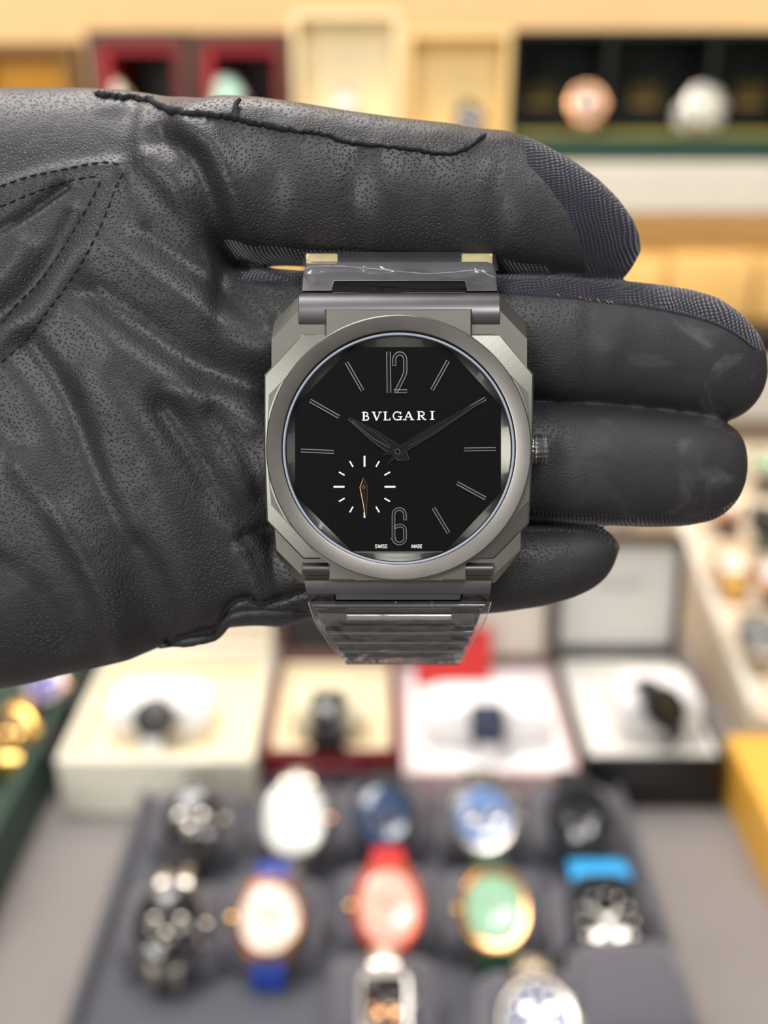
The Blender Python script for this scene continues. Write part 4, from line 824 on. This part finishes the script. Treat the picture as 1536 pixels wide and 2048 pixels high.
for i, (y0, y1, xa, xb, d) in enumerate(ys):
    yn, xn, xm, dn_ = (ys[i+1][0], ys[i+1][2], ys[i+1][3], ys[i+1][4]) if i < len(ys)-1 else (y1+4, xa+8, xb-8, d+2)
    dd = (y1-y0)*.09; w_ = (xb-xa)*.16
    if i == 1:
        trap(y0, y1, xa, xb, xa+10, xb-10, d+.9, d+.9+dd, 2.2, 'bracelet_link', pol, .2)
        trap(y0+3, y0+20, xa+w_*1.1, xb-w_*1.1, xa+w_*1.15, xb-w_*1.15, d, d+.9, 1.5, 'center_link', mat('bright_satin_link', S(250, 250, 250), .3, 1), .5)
    else: trap(y0, y1, xa, xb, xa+(xn-xa)*.7, xb-(xb-xm)*.7, d, d+dd, 2.2, 'bracelet_link', pol, .45)
    trap(y1-2, yn+2, xa+(xn-xa)*.7+3, xb-(xb-xm)*.7-3, xn+3, xm-3, d+dd+1.0, dn_+.9, 1.6, 'hinge_bar', gloss)
    if yn-y1 > 3: trap(y1-3, yn, xa+w_, xb-w_, xa+w_+2, xb-w_-2, d+dd+.2, dn_-.1, 1.2, 'center_link', linkm, .2)
for k in range(5): trap(1322+k*2, 1330-k*3, 690+k*5, 920-k*5, 692+k*5, 918-k*5, 173+k*3.2, 175.6+k*3.2, 2, 'bracelet_link', linkm)
# back of the loop behind the fingers, with the clasp
for k in range(15):
    t_ = k/14; y = 1290-(t_*760); d = 188+6*math.sin(math.pi*t_); trap(y-44, y, 690-40*abs(t_-.3), 910+40*abs(t_-.3), 690, 910, d, d, 2, 'bracelet_link' if k not in (6, 7, 8) else 'clasp_plate', linkm)
# protective film
fm_, fn, fl_, fb_ = nodes('clear_protective_film')
tr = fn.new('ShaderNodeBsdfTransparent'); tr.inputs[0].default_value = (.93, .94, .96, 1); go = fn.new('ShaderNodeBsdfGlossy'); go.inputs['Roughness'].default_value = .12
tc = fn.new('ShaderNodeTexCoord'); nz = fn.new('ShaderNodeTexNoise'); nz.inputs['Scale'].default_value = 160; nz.inputs['Detail'].default_value = 2; nz.inputs['Distortion'].default_value = 1.5; fl_.new(tc.outputs['Object'], nz.inputs['Vector'])
bp = fn.new('ShaderNodeBump'); bp.inputs['Distance'].default_value = .0006; fl_.new(nz.outputs['Fac'], bp.inputs['Height']); fl_.new(bp.outputs[0], go.inputs['Normal'])
fz = fn.new('ShaderNodeLayerWeight'); fz.inputs['Blend'].default_value = .25; fl_.new(bp.outputs[0], fz.inputs['Normal']); mp_ = fn.new('ShaderNodeMath'); mp_.operation = 'MULTIPLY_ADD'; mp_.inputs[1].default_value = 1.1; mp_.inputs[2].default_value = .03; fl_.new(fz.outputs[0], mp_.inputs[0])
mx = fn.new('ShaderNodeMixShader'); fl_.new(mp_.outputs[0], mx.inputs[0]); fl_.new(tr.outputs[0], mx.inputs[1]); fl_.new(go.outputs[0], mx.inputs[2]); df = fn.new('ShaderNodeBsdfDiffuse'); m2 = fn.new('ShaderNodeMixShader'); m2.inputs[0].default_value = .03; fl_.new(mx.outputs[0], m2.inputs[1]); fl_.new(df.outputs[0], m2.inputs[2]); fl_.new(m2.outputs[0], fn['Material Output'].inputs['Surface'])
def film(rows, name, nx=40):
    vs = []; fs = []; rng = random.Random(3)
    for (y, xa, xb, d) in rows:
        for i in range(nx+1):
            u = i/nx; jit = rng.uniform(-.12, .12); edge = 3*max(0, abs(2*u-1)-.93)/.07; vs.append(K(xa+(xb-xa)*u, y+(y2f(u, y)), d+jit+edge*.5))
    for r_ in range(len(rows)-1):
        for i in range(nx): a = r_*(nx+1)+i; fs.append((a, a+1, a+nx+2, a+nx+1))
    mb = MB().add(vs, fs); mb.v = [(v-WC)*.001 for v in mb.v]; o = mb.build(name, fm_, wt, ang=180); o['label'] = 'clear plastic film'; return o
y2f = lambda u, y: 0
film([(1203,616,982,153.0),(1215,620,978,153.0),(1235,628,970,154.2),(1255,638,962,156.6),(1275,652,952,159),(1292,664,942,161.8),(1308,678,934,164.8),(1320,690,927,168),(1326,700,918,172)], 'protective_film')
y2f = lambda u, y: (6*math.sin(u*9)+5*math.sin(u*17+1)-4*math.cos(u*5)) if y > 535 else 0
film([(504,610,990,156.8),(512,608,991,155.6),(522,606,993,154.4),(532,604,995,152.9),(544,602,997,151.9)], 'protective_film', 60)
# rolled milky borders of the film
milky = mat('film_edge', S(150, 152, 156), .25, 0, spec=.8)
for pts in ([(617,1204,153),(622,1222,153.6),(632,1248,155.8),(648,1272,158.6),(664,1294,161.8),(682,1314,165.6),(702,1326,171)], [(982,1204,153),(977,1222,153.6),(967,1248,155.8),(953,1272,158.6),(941,1294,161.8),(928,1312,165.6),(916,1326,171)],
            [(607,540,152.3),(620,534,152.3),(650,532,152.4),(690,533,152.4),(740,537,152.3),(800,543,152.1),(850,547,152),(900,545,152),(940,541,152),(960,541,152),(975,549,151.9),(990,555,151.8)]):
    e_ = MB().tube([K(*p) for p in smooth_path(pts, 5)], [random.uniform(.04, .11) for _ in range(5*(len(pts)-1)+1)], 6); WB(e_, 'film_edge', milky)
